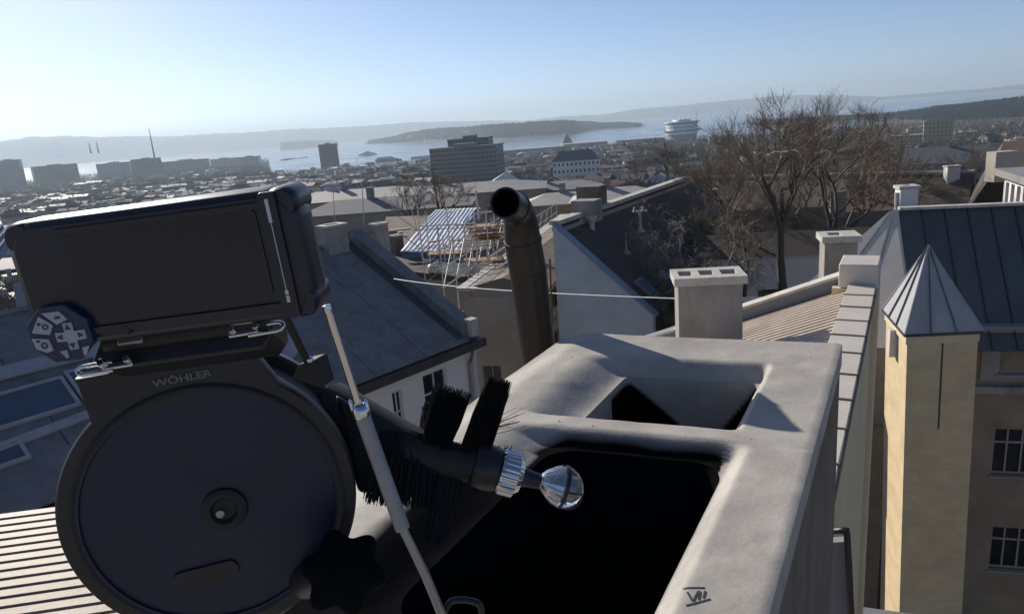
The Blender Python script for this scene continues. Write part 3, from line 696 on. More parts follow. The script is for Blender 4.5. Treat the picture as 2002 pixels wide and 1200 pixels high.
# raised verge parapet on the right end
mb = MB(); mb.obox(RR - e1_ * .05 + V(0, 0, -.4), e1_ * .75, down * .97, V(0, 0, .95)); build('verge_parapet', mb, M_slate, h1)
mb = MB(); mb.obox(RR - e1_ * .5 + V(0, 0, .02), e1_ * .42, down * .985, V(0, 0, .06)); build('verge_flashing', mb, M_slate2, h1)
mb = MB(); mb.obox(ER + e1_ * .25 + down * -.05 + V(0, 0, -.1), e1_ * .45, down.normalized() * .05 + V(.25, -.2, 0), V(0, 0, .75)); build('verge_end', mb, M_cap, h1)
mb = MB(); mb.obox(ER + V(0, 0, -.45) - pr * .35 + e1_ * .9, -e1_ * (LEN + .6), pr * .6, V(0, 0, .36)); build('eaves_box', mb, M_eave, h1)
Of = ER - pr * .25 + e1_ * .62; Of.z = ER.z - 13; Ofc = Of.copy()
def uv1(x, y): p = onplane(x, y, Ofc, pr); return ((Ofc - p).dot(e1_), p.z - Ofc.z)
holes = []
for (xa, xb, ya, yb) in ((829, 876, 724, 800), (770, 790, 762, 842), (716, 746, 790, 850)):
    ym = (ya + yb) / 2
    ua = uv1(xa, ym)[0]; ub = uv1(xb, ym)[0]; xm = (xa + xb) / 2; va = uv1(xm, ya)[1]; vb = uv1(xm, yb)[1]
    holes.append((min(ua, ub), max(ua, ub), min(va, vb), max(va, vb)))
vt = max(h[3] for h in holes)
for u in (9.2, 11.4, 13.6): holes.append((u, u + 1.1, vt - 1.7, vt))
holes = [(a, b, c, min(d, 12.5)) for a, b, c, d in holes]
for u in (1.0, 3.2, 5.4, 7.6): holes.append((u, u + 1.1, 8.0, 9.5))
mb = MB(); wallface(mb, Of, -e1_, pr, LEN, 12.6, holes, None, None, parent=h1, mullion=(2, 1), transom=.45, depth=.1, fw=.08); build('white_front', mb, M_white, h1)
mb = MB(); mb.obox(Of, -pr * 7.3, e1_ * -.3, V(0, 0, 12.5)); build('gable_wall', mb, M_white, h1)
dp = Of + pr * .12 - e1_ * .55 + V(0, 0, 12.5); mb = MB(); mb.tube([dp + pr * .25, dp + pr * .2 + V(0, 0, -.25), dp + V(0, 0, -.6), dp + V(0, 0, -11)], .07, 8); build('downpipe', mb, M_steel, h1)
mb = MB(); p = Of + V(0, 0, 0) + pr * .02; mb.obox(p, -e1_ * .28, pr * .03, V(0, 0, 12.4)); build('corner_strip', mb, M_frame, h1)
# hatch and skylights on the roof
def onroof(x, y): return onplane(x, y, RR, nrm)
def skylight(x0, y0, x1, y1, hh, name='skylight', fm=None, label=None):
    a = onroof(x0, y0); b = onroof(x1, y1); ux = e1_; dn2 = down.normalized(); wd = abs((b - a).dot(ux)); ht = hh
    o = a + nrm * .06; f = MB(); t_ = .11
    s = 1 if (b - a).dot(ux) > 0 else -1; ux = ux * s
    f.obox(o, ux * wd, dn2 * t_, nrm * .1); f.obox(o + dn2 * (ht - t_), ux * wd, dn2 * t_, nrm * .1)
    f.obox(o + dn2 * t_, ux * t_, dn2 * (ht - 2 * t_), nrm * .1); f.obox(o + ux * (wd - t_) + dn2 * t_, ux * t_, dn2 * (ht - 2 * t_), nrm * .1)
    fo = build(name, f, fm or M_spire, h1, label=label); g_ = MB(); g_.obox(o + ux * t_ + dn2 * t_, ux * (wd - 2 * t_), dn2 * (ht - 2 * t_), nrm * .055); build('pane', g_, M_skyg, fo)
M_skyg = mat('skylight_glass', (.06, .09, .14), .1, var=.1, bump=0)
skylight(-40, 785, 118, 735, 1.5, label='wide skylight on the left of the roof'); skylight(124, 733, 205, 708, 1.5)
skylight(-60, 892, 40, 862, .9)
mb = MB(); a = onroof(-80, 742); b = onroof(215, 672); mb.obox(a + nrm * .05, b - a, down.normalized() * .55, nrm * .1); build('flashing_band', mb, M_spire, h1)
a = onroof(-80, 900); b = onroof(215, 790); mb = MB(); mb.obox(a + nrm * .05, b - a, down.normalized() * .32, nrm * .08); build('flashing_band', mb, M_spire, h1)
mb = MB(); a = onroof(498, 700); b = onroof(548, 652); c = onroof(594, 676); d = onroof(545, 742); mb.prism([a, b, c, d], nrm * .18); build('roof_hatch', mb, M_spire, h1)
# chimneys on H1
c = RR - e1_ * 1.15 + down * .03
flue_chimney('pale capped chimney on the ridge of the slate roof', V(c.x, c.y, 0), azv(42), 1.15, .8, D(655, 438, math.hypot(c.x, c.y)).z, RR.z - 1.5, [(.2, .8)])
c = RR + e1_ * 2.6 - pr * 1.0
flue_chimney('smaller pale chimney behind the ridge chimney of the slate roof', V(c.x, c.y, 0), azv(42), .75, .6, D(700, 440, math.hypot(c.x, c.y)).z, -14, [(.2, .8)])
# lit ribbed roof bottom left
z = -3.5; a = W(-260, 1056, z); b = W(250, 1044, z); uu = (b - a).normalized(); vv = V(uu.y, -uu.x, 0); vv = vv if vv.y < 0 else -vv
a.z = z; lr = thing('ribbed_roof', 'sunlit ribbed metal roof strip at the bottom left below the cable reel', 'roof', tuple(a + V(0, 0, -6)))
rib_d = azv(80); rib_c = V(rib_d.y, -rib_d.x, 0)
ribbed('ribbed_sheeting', a - uu * 1, rib_c if rib_c.y < 0 else -rib_c, rib_d + V(0, 0, -.03), 5.0, 5.4, .15, .014, M_riblow, lr)
mb = MB(); q = a - uu * 1 + V(0, 0, -.03); mb.obox(q + V(0, 0, -6), rib_d * 5.3, (rib_c if rib_c.y < 0 else -rib_c) * 5, V(0, 0, 5.8)); build('house_wall', mb, M_grender, lr)
# pale roofs poking out left of the monitor
zz = D(20, 440, 45).z; a = W(-60, 445, zz); b = W(42, 438, zz); mb = MB(); dd = (b - a); mb.obox(a, dd, V(.5, -10, -5.), V(0, 0, -.3)); 
lo_ = thing('metal_roofed_house', 'low house with pale blue metal roof at the far left above the slate roof', 'house', tuple(a + V(0, 0, -12)))
build('roof', mb, M_bluetrim, lo_); mb = MB(); mb.obox(a + V(.5, -9.6, -18), dd, V(0, 8, 0), V(0, 0, 12.6)); build('wall', mb, M_grender, lo_)
for i in range(7):
    mb = MB(); mb.obox(a + dd * (i / 7 + .05) + V(0, 0, .0), dd * .03, V(.5, -10, -5.), V(0, 0, .06)); build('seam', mb, M_cap, lo_)

# ================================================================== H2 gable house
hz2 = azv(31); hx2 = azv(121)
apex = D(1080, 440, 35.); h2 = thing('gable_house', 'house with a plain pale blue gable wall and dark brown roof in the middle', 'house', tuple(apex + V(0, 0, -16)))
WD = 5.0; DR = 4.25; eav = apex + hx2 * WD + V(0, 0, -DR); Lr = 24.
mb = MB(); mb.prism([apex, eav, eav + V(0, 0, -12), V(apex.x, apex.y, eav.z - 12)], hz2 * .35); build('gable_wall', mb, M_bluewall, h2)
mb = MB(); mb.obox(apex + hz2 * .36 + V(0, 0, -17), hz2 * Lr, hx2 * .3, V(0, 0, 16.8)); build('side_wall', mb, M_facade, h2)
sl2 = (eav - apex); n2 = hz2.cross(sl2).normalized(); n2 = n2 if n2.z > 0 else -n2
r4 = random.Random(8)
for i in range(10):
    for j in range(6):
        mb = MB(); mb.obox(apex + hz2 * (.35 + Lr / 6 * j) + sl2 * (i / 10) + n2 * (-.12 + .012 * i + r4.uniform(0, .01)), hz2 * (Lr / 6 - .03), sl2 * .104, -n2 * .05); build('roof_course', mb, M_brownroof, h2)
mb = MB(); mb.obox(apex + hz2 * .3 - n2 * .2, hz2 * Lr, sl2, -n2 * .15); build('roof_deck', mb, M_brownroof, h2)
mb = MB(); mb.obox(apex - hz2 * .06 + V(0, 0, .0) - sl2 * .01, hz2 * .5, sl2 * 1.03, n2 * .10); build('verge_trim', mb, M_bluetrim, h2)
pts = [apex + hz2 * t - V(0, 0, .06) for t in (0, 3.2)]
for (t0, t1) in ((.3, 3.0), (4.6, 9.), (9.02, 13.5), (13.52, 18), (18.02, 22)):
    mb = MB(); mb.obox(apex + hz2 * t0 + V(0, 0, -.05) - hx2 * .35, hz2 * (t1 - t0), hx2 * .6, V(0, 0, .22)); build('ridge_coping', mb, M_cap, h2)
# hooks: vents, box, skylights
def onr2(x, y): return onplane(x, y, apex, n2)
p = onr2(1157, 442); mb = MB(); mb.lathe([(.16, -.2), (.16, .25), (.3, .42), (.3, .5), (.05, .62)], p, ZUP, 14); build('roof_vent', mb, M_cap, h2, smooth=40)
p = onr2(1252, 448); mb = MB(); mb.lathe([(.28, -.15), (.1, .12), (.08, 1.0)], p, ZUP, 10); mb.obox(p + V(-.42, -.06, .98), (.84, 0, 0), (0, .16, 0), (0, 0, .08)); mb.obox(p + V(-.36, -.05, 1.05), (.12, 0, 0), (0, .12, 0), (0, 0, .22)); mb.obox(p + V(.1, -.05, 1.05), (.12, 0, 0), (0, .12, 0), (0, 0, .22)); build('vent_pipe', mb, M_cap, h2, label='T-topped vent pipe')
p = onr2(1224, 492); mb = MB(); mb.lathe([(.28, -.12), (.07, .12), (.05, .9), (.09, .95)], p, ZUP, 10); build('vent_pipe', mb, M_steel, h2, smooth=40)
p = apex + hz2 * 3.75 + V(0, 0, -.4) + hx2 * .1; mb = MB(); mb.obox(p - hz2 * .5 - hx2 * .6, hz2 * 1.1, hx2 * 1.3, V(0, 0, 1.15)); build('ridge_box', mb, M_grender, h2)
p = apex + hz2 * 6.6 + V(0, 0, -.3) - hx2 * .9; mb = MB(); mb.obox(p - hz2 * .5 - hx2 * .6, hz2 * 1.1, hx2 * 1.4, V(0, 0, 1.5)); build('ridge_box', mb, M_brownroof2, h2)
for (x, y) in ((1238, 552), (1282, 536)):
    a = onr2(x, y); f = MB(); d2 = sl2.normalized(); f.obox(a, hz2 * .95, d2 * 1.25, n2 * .12); fo = build('skylight', f, M_courtblue, h2); g_ = MB(); g_.obox(a + hz2 * .1 + d2 * .1 + n2 * .10, hz2 * .75, d2 * 1.05, n2 * .03); build('pane', g_, M_skyg, fo)

# ================================================================== H3 scaffold house with street facade
za = D(904, 563, 36).z; A3 = D(904, 563, 36); B3 = W(1075, 442, za); 
B3 = D(1100, 428, 62); u3 = V(B3.x - A3.x, B3.y - A3.y, 0); L3_ = u3.length; u3n = u3.normalized(); n3 = V(-u3n.y, u3n.x, 0)   # toward the left / sun
h3 = thing('street_house', 'long beige street house with scaffolding behind the bent flue pipe', 'house', tuple(A3 + V(0, 0, -18)))
O3 = A3 + V(0, 0, -17); N3 = -n3 if False else n3
holes = []
for fl in (3.0, 6.6, 10.4, 13.4):
    for i in range(9): 
        u = 2.0 + i * 2.7
        if u + 1.2 < L3_: holes.append((u, u + 1.05, fl, fl + 1.7))
mb = MB(); wallface(mb, O3, u3n, N3, L3_, 16.9, holes, None, None, parent=h3, framemat=M_framed, depth=.14, sill=False); build('street_front', mb, M_facade, h3)
mb = MB(); wallface(mb, O3 - N3 * 4.3, N3, -u3n, 4.3, 16.9, [(.6, 1.6, 11, 12.8), (2.6, 3.6, 11, 12.8), (.6, 1.6, 7, 8.8), (2.6, 3.6, 7, 8.8)], None, None, parent=h3, framemat=M_framed, sill=False); build('end_wall', mb, M_facade, h3)
mb = MB(); mb.obox(A3 + V(0, 0, -.1) + N3 * .25 - u3n * .3, u3n * (L3_ + .5), -N3 * 1.1, V(0, 0, .16)); build('cornice', mb, M_cap, h3)
for fl in (5.4, 9.2): mb = MB(); mb.obox(O3 + V(0, 0, fl) , u3n * L3_, N3 * .1, V(0, 0, .22)); build('string_course', mb, M_grender, h3)
mb = MB(); mb.prism([A3 - N3 * .3, A3 - N3 * 2.2 + V(0, 0, .5), A3 - N3 * 4.4 + V(0, 0, -.2), A3 - N3 * 4.4 - V(0, 0, .5), A3 - N3 * .3 - V(0, 0, .5)], u3n * L3_); build('roof', mb, M_brownroof2, h3)
# railing along top
def pole(mb, a, b, r=.035): mb.tube([a, b], r, 5, cap=False)
rl = thing('roof_railing', 'white steel railing along the roof edge of the street house', 'railing', tuple(A3 + u3n * 14)); mbp = []
for i in range(12):
    p = A3 + u3n * (3 + i * 2.0) + N3 * .1; mb = MB(); pole(mb, p, p + V(0, 0, 1.25), .04); build('post', mb, M_scaf, rl)
for h in (.5, 1.2): mb = MB(); pole(mb, A3 + u3n * 3 + N3 * .1 + V(0, 0, h), A3 + u3n * 25 + N3 * .1 + V(0, 0, h), .03); build('rail', mb, M_scaf, rl)
for i in range(5):
    p = A3 + u3n * (12 + i * 2.0) + N3 * .1; mb = MB(); pole(mb, p + V(0, 0, .1), p + u3n * 2 + V(0, 0, 1.2), .025); build('brace', mb, M_scaf, rl)
# scaffold tower in front of the tarp
c = D(905, 520, 42); s_u = azv(100); s_v = azv(10); zc = D(905, 548, 42).z
sf = thing('scaffold', 'tangled steel scaffold tower with timber decks in front of the white tarpaulin', 'scaffold', tuple(c + V(0, 0, -12)))
base = V(c.x, c.y, 0) - s_u * 2.4
for i in range(5):
    for j in range(2):
        p = base + s_u * (i * 1.35) + s_v * (j * 1.5); top = D(905, 392 + 22 * ((i * 3 + j) % 4), 42).z
        mb = MB(); pole(mb, V(p.x, p.y, zc - 9), V(p.x, p.y, top)); build('standard', mb, M_scaf, sf)
r5 = random.Random(4)
for h in range(6):
    z = zc - 2.2 + h * 1.05
    for j in range(2):
        mb = MB(); p = base + s_v * (j * 1.5) - s_u * .4 + V(0, 0, z); pole(mb, p + V(0, 0, r5.uniform(-.15, .15)), p + s_u * 6.2 + V(0, 0, r5.uniform(-.15, .15)), .028); build('ledger', mb, M_scaf, sf)
    for i in (0, 2, 3):
        mb = MB(); p = base + s_u * (i * 1.35) + V(0, 0, z); pole(mb, p, p + s_u * 1.35 * r5.choice((-1, 1)) + V(0, 0, 1.05), .024); build('brace', mb, M_scaf, sf)
for (dx, z, wd, mm) in ((.2, zc + 1.55, 1.9, M_wood), (2.3, zc + 1.0, 2.4, M_wood), (.4, zc - .9, 3.6, M_wood), (3.2, zc + 2.3, 1.5, M_wood), (2.9, zc + 2.75, 1.7, M_wood), (3.0, zc + 3.05, 1.5, M_wood), (3.1, zc + 2.5, 1.6, M_wood)):
    for q in range(3):
        mb = MB(); mb.obox(base + s_u * (dx + r5.uniform(-.1, .1)) + s_v * (.2 + q * .4) + V(0, 0, z), s_u * wd, s_v * .34, V(0, 0, .07)); build('deck_board', mb, mm, sf)
for i in range(30):
    p = base + s_u * r5.uniform(-1, 6) + s_v * r5.uniform(0, 1.5) + V(0, 0, zc + r5.uniform(-2.5, 3.5)); mb = MB(); pole(mb, p, p + s_u * r5.uniform(-1.4, 1.4) + V(0, 0, r5.uniform(.4, 2.2)), r5.choice((.018, .028))); build('loose_tube', mb, M_scaf, sf)
for i in range(12):
    p = base + s_u * r5.uniform(0, 5.5) + s_v * r5.uniform(0, 1.2) + V(0, 0, zc + r5.uniform(-1.5, 3.2)); mb = MB(); mb.obox(p, s_u * r5.uniform(.5, 1.5) + V(0, 0, r5.uniform(-.1, .1)), s_v * .3, V(0, 0, .08)); build('deck_board', mb, M_cap if i % 2 else M_wood, sf)
# second scaffold run along the facade
sf2 = thing('scaffold', 'slim steel scaffold standing against the street front left of the flue pipe', 'scaffold', tuple(A3 + N3 * 1.0 + V(0, 0, -12)))
for i in range(7):
    p = A3 + N3 * 1.1 + u3n * (i * 2 + .2); mb = MB(); pole(mb, p + V(0, 0, -14), p + V(0, 0, 2.3 if i % 3 else 3.2), .045); build('standard', mb, M_scaf, sf2)
for h in (-8, -6, -4, -2, 0, 1, 2): mb = MB(); p = A3 + N3 * 1.1 + V(0, 0, h); pole(mb, p, p + u3n * 12.6, .035); build('ledger', mb, M_scaf, sf2)
for i in range(6):
    p = A3 + N3 * 1.1 + u3n * (i * 2 + .2); mb = MB(); pole(mb, p + V(0, 0, 0), p + u3n * 2 + V(0, 0, 2.), .03); build('brace', mb, M_scaf, sf2)
# tarpaulin
def cloth(name, quad, nx, ny, amp, waves, m, label, cat, th=.03, phase=0., droop=0):
    a, b, c, d = quad; N_ = (b - a).cross(d - a).normalized(); rows = []
    for j in range(ny + 1):
        v = j / ny; row = []
        for i in range(nx + 1):
            u = i / nx; p = (a.lerp(b, u)).lerp(d.lerp(c, u), v); f = math.sin((u * waves + v * 1.6 + .3 * math.sin(v * 4 + u * 3)) * 6.283 + phase + 2.6 * fbm(u * 3.1, v * 2.3, 5))
            p = p + N_ * (abs(f) ** .7 * (1 if f > 0 else -1) * amp + .3 * amp * fbm(u * 7, v * 7)) - ZUP * droop * math.sin(u * 3.14159)
            row.append(p)
        rows.append(row)
    mb = MB(); mb.grid(rows); c0 = (a + b + c + d) / 4
    o = build(name, mb, m, org=tuple(c0), smooth=80); so_ = o.modifiers.new('s', 'SOLIDIFY'); so_.thickness = th
    return tag(o, label, cat)
cloth('tarpaulin', (D(850, 411, 56), D(938, 407, 58), D(898, 494, 47), D(783, 492, 47)), 150, 40, .035, 13, M_tarp, 'white and blue wrinkled tarpaulin over the roof under repair', 'tarpaulin')
cloth('tarpaulin', (D(783, 492, 47), D(898, 494, 47), D(895, 508, 47), D(786, 505, 47)), 30, 8, .05, 3, M_tarpb, 'dark blue tarpaulin hem under the white one', 'tarpaulin')
cloth('tarpaulin', (D(930, 408, 57), D(942, 409, 58), D(925, 440, 52), D(905, 440, 52)), 20, 12, .08, 2, M_tarpb, 'blue tarpaulin end hanging right of the white tarpaulin', 'tarpaulin')
cloth('hanging_sheet', (D(836, 520, 43), D(858, 508, 43), D(860, 535, 43), D(838, 547, 43)), 20, 20, .12, 1.2, M_tarp, 'bulging white sheet hanging at the left of the scaffold', 'sheet')
cloth('hanging_sheet', (D(862, 512, 42), D(940, 517, 42), D(930, 536, 42), D(868, 532, 42)), 40, 12, .14, 3, M_tarp, 'white debris sheet slung along the scaffold foot', 'sheet')
# roof under repair beneath, and dark slope
rr = thing('house_under_repair', 'dark roofed house under repair below the white tarpaulin', 'house', tuple(D(800, 520, 48) + V(0, 0, -14)))
mb = MB(); a = D(770, 470, 60); b = D(960, 452, 62); c = D(965, 548, 40.5); d = D(700, 520, 46); mb.prism([a, b, c, d], V(0, 0, -.3)); build('roof', mb, M_brownroof, rr)
mb = MB(); mb.prism([d + V(0, 0, -.35), c + V(0, 0, -.35), b + V(0, 0, -.35), a + V(0, 0, -.35)], V(0, 0, -12)); build('wall', mb, M_facade, rr)
mb = MB(); a = D(755, 424, 74); b = D(860, 420, 76); c = D(850, 470, 60); d = D(742, 470, 60); mb.prism([a, b, c, d], V(0, 0, -.3)); build('back_roof', mb, M_brownroof2, rr)
# timber stack / rubble left of tarp
for i in range(9):
    x = 722 + rnd.uniform(0, 45); y = 452 + rnd.uniform(0, 26); p = D(x, y, 52); mb = MB(); mb.obox(p, V(1.6, .6, rnd.uniform(-.1, .2)), V(-.1, .3, 0), V(0, 0, .12))
    tag(build('timber_plank', mb, M_wood if i % 3 else M_cap, org=tuple(p)), 'loose plank lying on the roof left of the white tarpaulin', 'plank', 'loose planks on the roof under repair')
# small white-capped stove chimneys
flue_chimney('short brown chimney stub with white cap left of the tarpaulin', D(775, 470, 50), azv(42), .75, .6, D(775, 459, 50).z, -14, [(.25, .75)], bodym=M_brownroof2)

# ================================================================== generic house builder for the town
def house(name, label, cat, c, ax, wd, dp, hw, hr, wm, rm, rows_=(3, 6), chim_=1, group=None, hip=False, flat=False, base=None, win=True, parts=True, winm=None, winsize=(1.1, 1.6), side=True):
    """c = centre on ground, ax = azimuth of the long side"""
    u = azv(ax); v = V(-u.y, u.x, 0); T = thing(name, label, cat, tuple(c), group); c = Vector(c)
    o = c - u * wd / 2 - v * dp / 2 + V(0, 0, -4)
    mb = MB(); mb.obox(o, u * wd, v * dp, V(0, 0, hw + 4)); build('wall', mb, wm, T)
    z1 = c.z + hw; q = V(o.x, o.y, z1); ov = .4
    a = q - u * ov - v * ov; b = q + u * (wd + ov) - v * ov; cc = q + u * (wd + ov) + v * (dp + ov); d = q - u * ov + v * (dp + ov)
    mb = MB()
    if flat:
        mb.obox(a, b - a, d - a, V(0, 0, .5))
        mb.obox(q + u * wd * .3 + v * dp * .3 + V(0, 0, .45), u * wd * .25, v * dp * .4, V(0, 0, 2.4))
    else:
        ins = dp * .45 if hip else 0
        r0 = q - u * ov + v * dp / 2 + V(0, 0, hr) + u * ins; r1 = q + u * (wd + ov) + v * dp / 2 + V(0, 0, hr) - u * ins
        mb.add([a, b, cc, d, r0, r1], [(0, 1, 5, 4), (2, 3, 4, 5), (1, 2, 5), (3, 0, 4), (0, 3, 2, 1)])
    build('roof', mb, rm, T)
    for k in range(chim_):
        p = q + u * wd * (.25 + .5 * k / max(1, chim_ - 1) if chim_ > 1 else .4) + v * dp * .5 + V(0, 0, hr * .6); mb = MB(); mb.obox(p - u * .5 - v * .4, u, v * .8, V(0, 0, hr * .4 + 1.5)); build('chimney', mb, M_grender, T)
    if win:
        nf, nw = rows_
        sides = [(o + V(0, 0, 4), u, -v, wd, nw)]
        if v.y < 0: sides = [(o + V(0, 0, 4) + v * dp, u, v, wd, nw)]
        if side: 
            sx = o + V(0, 0, 4) if u.x * c.x > 0 or abs(c.x) < 0 else o + V(0, 0, 4)
            sides += [(o + V(0, 0, 4), v, -u, dp, max(1, int(dp / 3.2))), (o + V(0, 0, 4) + u * wd, v, u, dp, max(1, int(dp / 3.2)))]
        mbw = MB(); cnt = 0
        for (P0, uu, nn_, ln, kk) in sides:
            if nn_.dot(V(-c.x, -c.y, 0)) < 0: continue
            for f in range(nf):
                for i in range(kk):
                    w0 = ln * (i + .5) / kk - winsize[0] / 2; z0 = hw * (f + .32) / nf
                    mbw.obox(P0 + uu * w0 + V(0, 0, z0) + nn_ * .04, uu * winsize[0], V(0, 0, winsize[1]), -nn_ * .05); cnt += 1
        if cnt: build('window', mbw, winm or M_glass, T, kind='stuff')
    return T
def at_px(x, y, d): p = D(x, y, d); return p
M_brick = mat('dull_brick', (.14, .09, .07), .9, var=.2, scale=.3)
M_pale = mat('pale_wall', (.40, .36, .30), .9, var=.1, scale=.2)
M_greyw = mat('grey_wall', (.22, .22, .22), .9, var=.12, scale=.2)
M_yell = mat('yellow_wall', (.45, .36, .22), .9, var=.1, scale=.2)
M_metroof = mat('pale_metal_roof', (.30, .29, .28), .6, metal=.25, var=.15, scale=.15, bump=.05)
M_tileroof = mat('dark_tile_roof', (.085, .068, .055), .8, var=.3, scale=.2, bump=.2, bscale=2)
M_whroof = mat('white_flat_roof', (.40, .38, .35), .7, var=.25, scale=.1)
M_redroof = mat('red_tile_roof', (.12, .06, .045), .7, var=.3, scale=.2)

# -------- H4 long house and neighbours behind the big tree
c4 = D(1570, 400, 76); h4z = tz(76)
def ridge_house(name, label, x0, x1, y0, y1, dist, drop, dep, rm, wm, cat='house'):
    a = D(x0, y0, dist); b = W(x1, y1, a.z); u = (b - a).normalized(); v = V(u.y, -u.x, 0); v = v if v.y < 0 else -v
    T = thing(name, label, cat, (a.x, a.y, a.z - 14)); n_ = (u.cross(v * dep + V(0, 0, -drop))).normalized(); n_ = n_ if n_.z > 0 else -n_
    Lr_ = (b - a).length; s_ = v * dep + V(0, 0, -drop); k = int(Lr_ / 3.2) + 1
    for i in range(k):
        for j in range(3):
            mb = MB(); mb.obox(a + u * (Lr_ / k * i) + s_ * (j / 3) + n_ * (.02 * j + rnd.uniform(0, .02)), u * (Lr_ / k - .04), s_ * .34, -n_ * .08); build('roof_sheet', mb, rm, T)
    mb = MB(); mb.obox(a - n_ * .09, u * Lr_, s_, -n_ * .2); build('roof_deck', mb, rm, T)
    mb = MB(); mb.obox(a - n_ * .1, u * Lr_, -v * dep + V(0, 0, -drop), V(0, 0, -.2)); build('back_slope', mb, rm, T)
    mb = MB(); mb.tube([a + V(0, 0, .05), b + V(0, 0, .05)], .16, 6); build('ridge_roll', mb, M_cap, T)
    O_ = a + s_ * .94 + V(0, 0, -.3 - 10); hs = [(q * 3 + 1, q * 3 + 2.1, zz_, zz_ + 1.5) for q in range(int(Lr_ / 3) - 0) for zz_ in (4.2, 7.4) if q * 3 + 2.3 < Lr_]
    mb = MB(); wallface(mb, O_, u, v, Lr_, 10, hs, None, None, parent=T, sill=False, framemat=M_framed); build('front_wall', mb, wm, T)
    for e in (0, Lr_ - .3): mb = MB(); mb.obox(O_ + u * e - v * .02, u * .3, -v * (dep * 1.86), V(0, 0, 10)); build('end_wall', mb, wm, T)
    return T, a, b, u, v, s_
h4 = ridge_house('long_roofed_house', 'long house with a weathered brown roof behind the big bare trees', 1345, 1905, 349, 337, 66, 5.2, 6.5, M_brownroof2, M_facade)
flue_chimney('tall slender white chimney on the brown roof near the right edge', D(1859, 360, 61), azv(100), .85, .75, D(1859, 324, 61).z, D(1859, 398, 61).z - 2, [(.2, .8)], bodym=M_white)
flue_chimney('tall pale chimney between the branches of the big bare tree', D(1633, 400, 64), azv(100), 1.1, .75, D(1631, 353, 64).z, D(1633, 420, 64).z - 2, [(.2, .8)], bodym=M_grender)
mb = MB(); p = D(1700, 335, 60); mb.tube([V(p.x, p.y, -24), p], .09, 6); tag(build('flagpole', mb, M_cap, org=(p.x, p.y, -24)), 'grey mast standing between the bare trees and the dark roof', 'pole')
# chimney behind ridge of dark roof
c = D(1771, 400, 27); flue_chimney('small white chimney with square cap at the corner of the dark roof', c, azv(100), .55, .5, D(1770, 363, 27).z, c.z - 3, [(.3, .7)], bodym=M_white, capm=M_cap)
mb = MB(); p = D(1755, 395, 26.5); mb.tube([p + V(0, 0, -.6), D(1754, 377, 26.5)], .08, 8); tag(build('vent_tube', mb, M_cap, org=tuple(p)), 'pale vent tube beside the small white corner chimney', 'pipe')
# right house with white bay
c5 = D(2010, 380, 48)
h5 = thing('bay_window_house', 'dark roofed house with a white bay window at the right edge', 'house', tuple(c5 + V(0, 0, -16)))
a = D(1942, 342, 46); b = W(2030, 372, a.z); ub = (b - a).normalized(); vb = V(-ub.y, ub.x, 0); vb = vb if vb.x > 0 else -vb
mb = MB(); mb.obox(a, ub * 6, vb * 6, V(0, 0, .35)); build('bay_roof', mb, M_metroof, h5)
mb = MB(); wallface(mb, a + ub * .5 + vb * .4 + V(0, 0, -3), ub, -vb, 5.2, 3, [(.35, .95, .3, 2.7), (1.3, 1.9, .3, 2.7), (2.3, 2.9, .3, 2.7), (3.3, 3.9, .3, 2.7)], None, None, parent=h5, mullion=(1, 1), sill=False); build('bay_front', mb, M_white, h5)
mb = MB(); mb.obox(a + ub * .5 + vb * .4 + V(0, 0, -3), vb * 5, ub * .2, V(0, 0, 3)); build('bay_side', mb, M_white, h5)
mb = MB(); mb.obox(a + ub * .3 + vb * .4 + V(0, 0, -14), ub * 6, vb * 6, V(0, 0, 10.9)); build('house_wall', mb, M_facade, h5)
a = D(1938, 343, 52); q1 = D(1962, 277, 58); q2 = D(2080, 268, 58); q3 = D(2070, 345, 52); mb = MB(); mb.prism([a, q1, q2, q3], V(.4, 3, -3)); build('steep_roof', mb, M_tileroof, h5)
mb = MB(); p = D(1945, 335, 47); mb.obox(p + V(0, 0, -.6), V(1.2, 0, 0), V(0, .8, 0), V(0, 0, 1.6)); build('chimney', mb, M_pale, h5)
mb = MB(); mb.obox(D(1957, 296, 57), V(8, 0, 0), V(0, .3, 0), V(0, 0, .18)); build('roof_band', mb, M_greyw, h5)

def hat(x, y, d, h): p = D(x, y, d); p.z -= h; return p
# low courtyard houses behind the wide chimney / under the tree
house('garden_house', 'low beige house with brown roof at the foot of the big tree', 'house', hat(1530, 452, 44, 6.2), 98, 9.5, 4, 5.2, 1.0, M_white, M_brownroof, rows_=(1, 4), chim_=0)
house('garden_shed', 'low white flat roofed shed left of the grey parapet', 'shed', hat(1492, 580, 33, 3.8), 100, 6, 2.4, 3.4, .4, M_white, M_greyparapet, rows_=(1, 2), chim_=0, flat=False, hip=True)
house('garden_house', 'dark roofed low house seen between the branches right of the gable house', 'house', hat(1425, 412, 50, 7.1), 105, 11, 7, 4.5, 2.6, M_grender, M_brownroof, rows_=(1, 4), chim_=1)
house('garden_house', 'brown roofed low house behind the trunk of the right bare tree', 'house', hat(1665, 415, 54, 7.1), 98, 10, 7, 4.5, 2.6, M_grender, M_brownroof2, rows_=(1, 4), chim_=1)

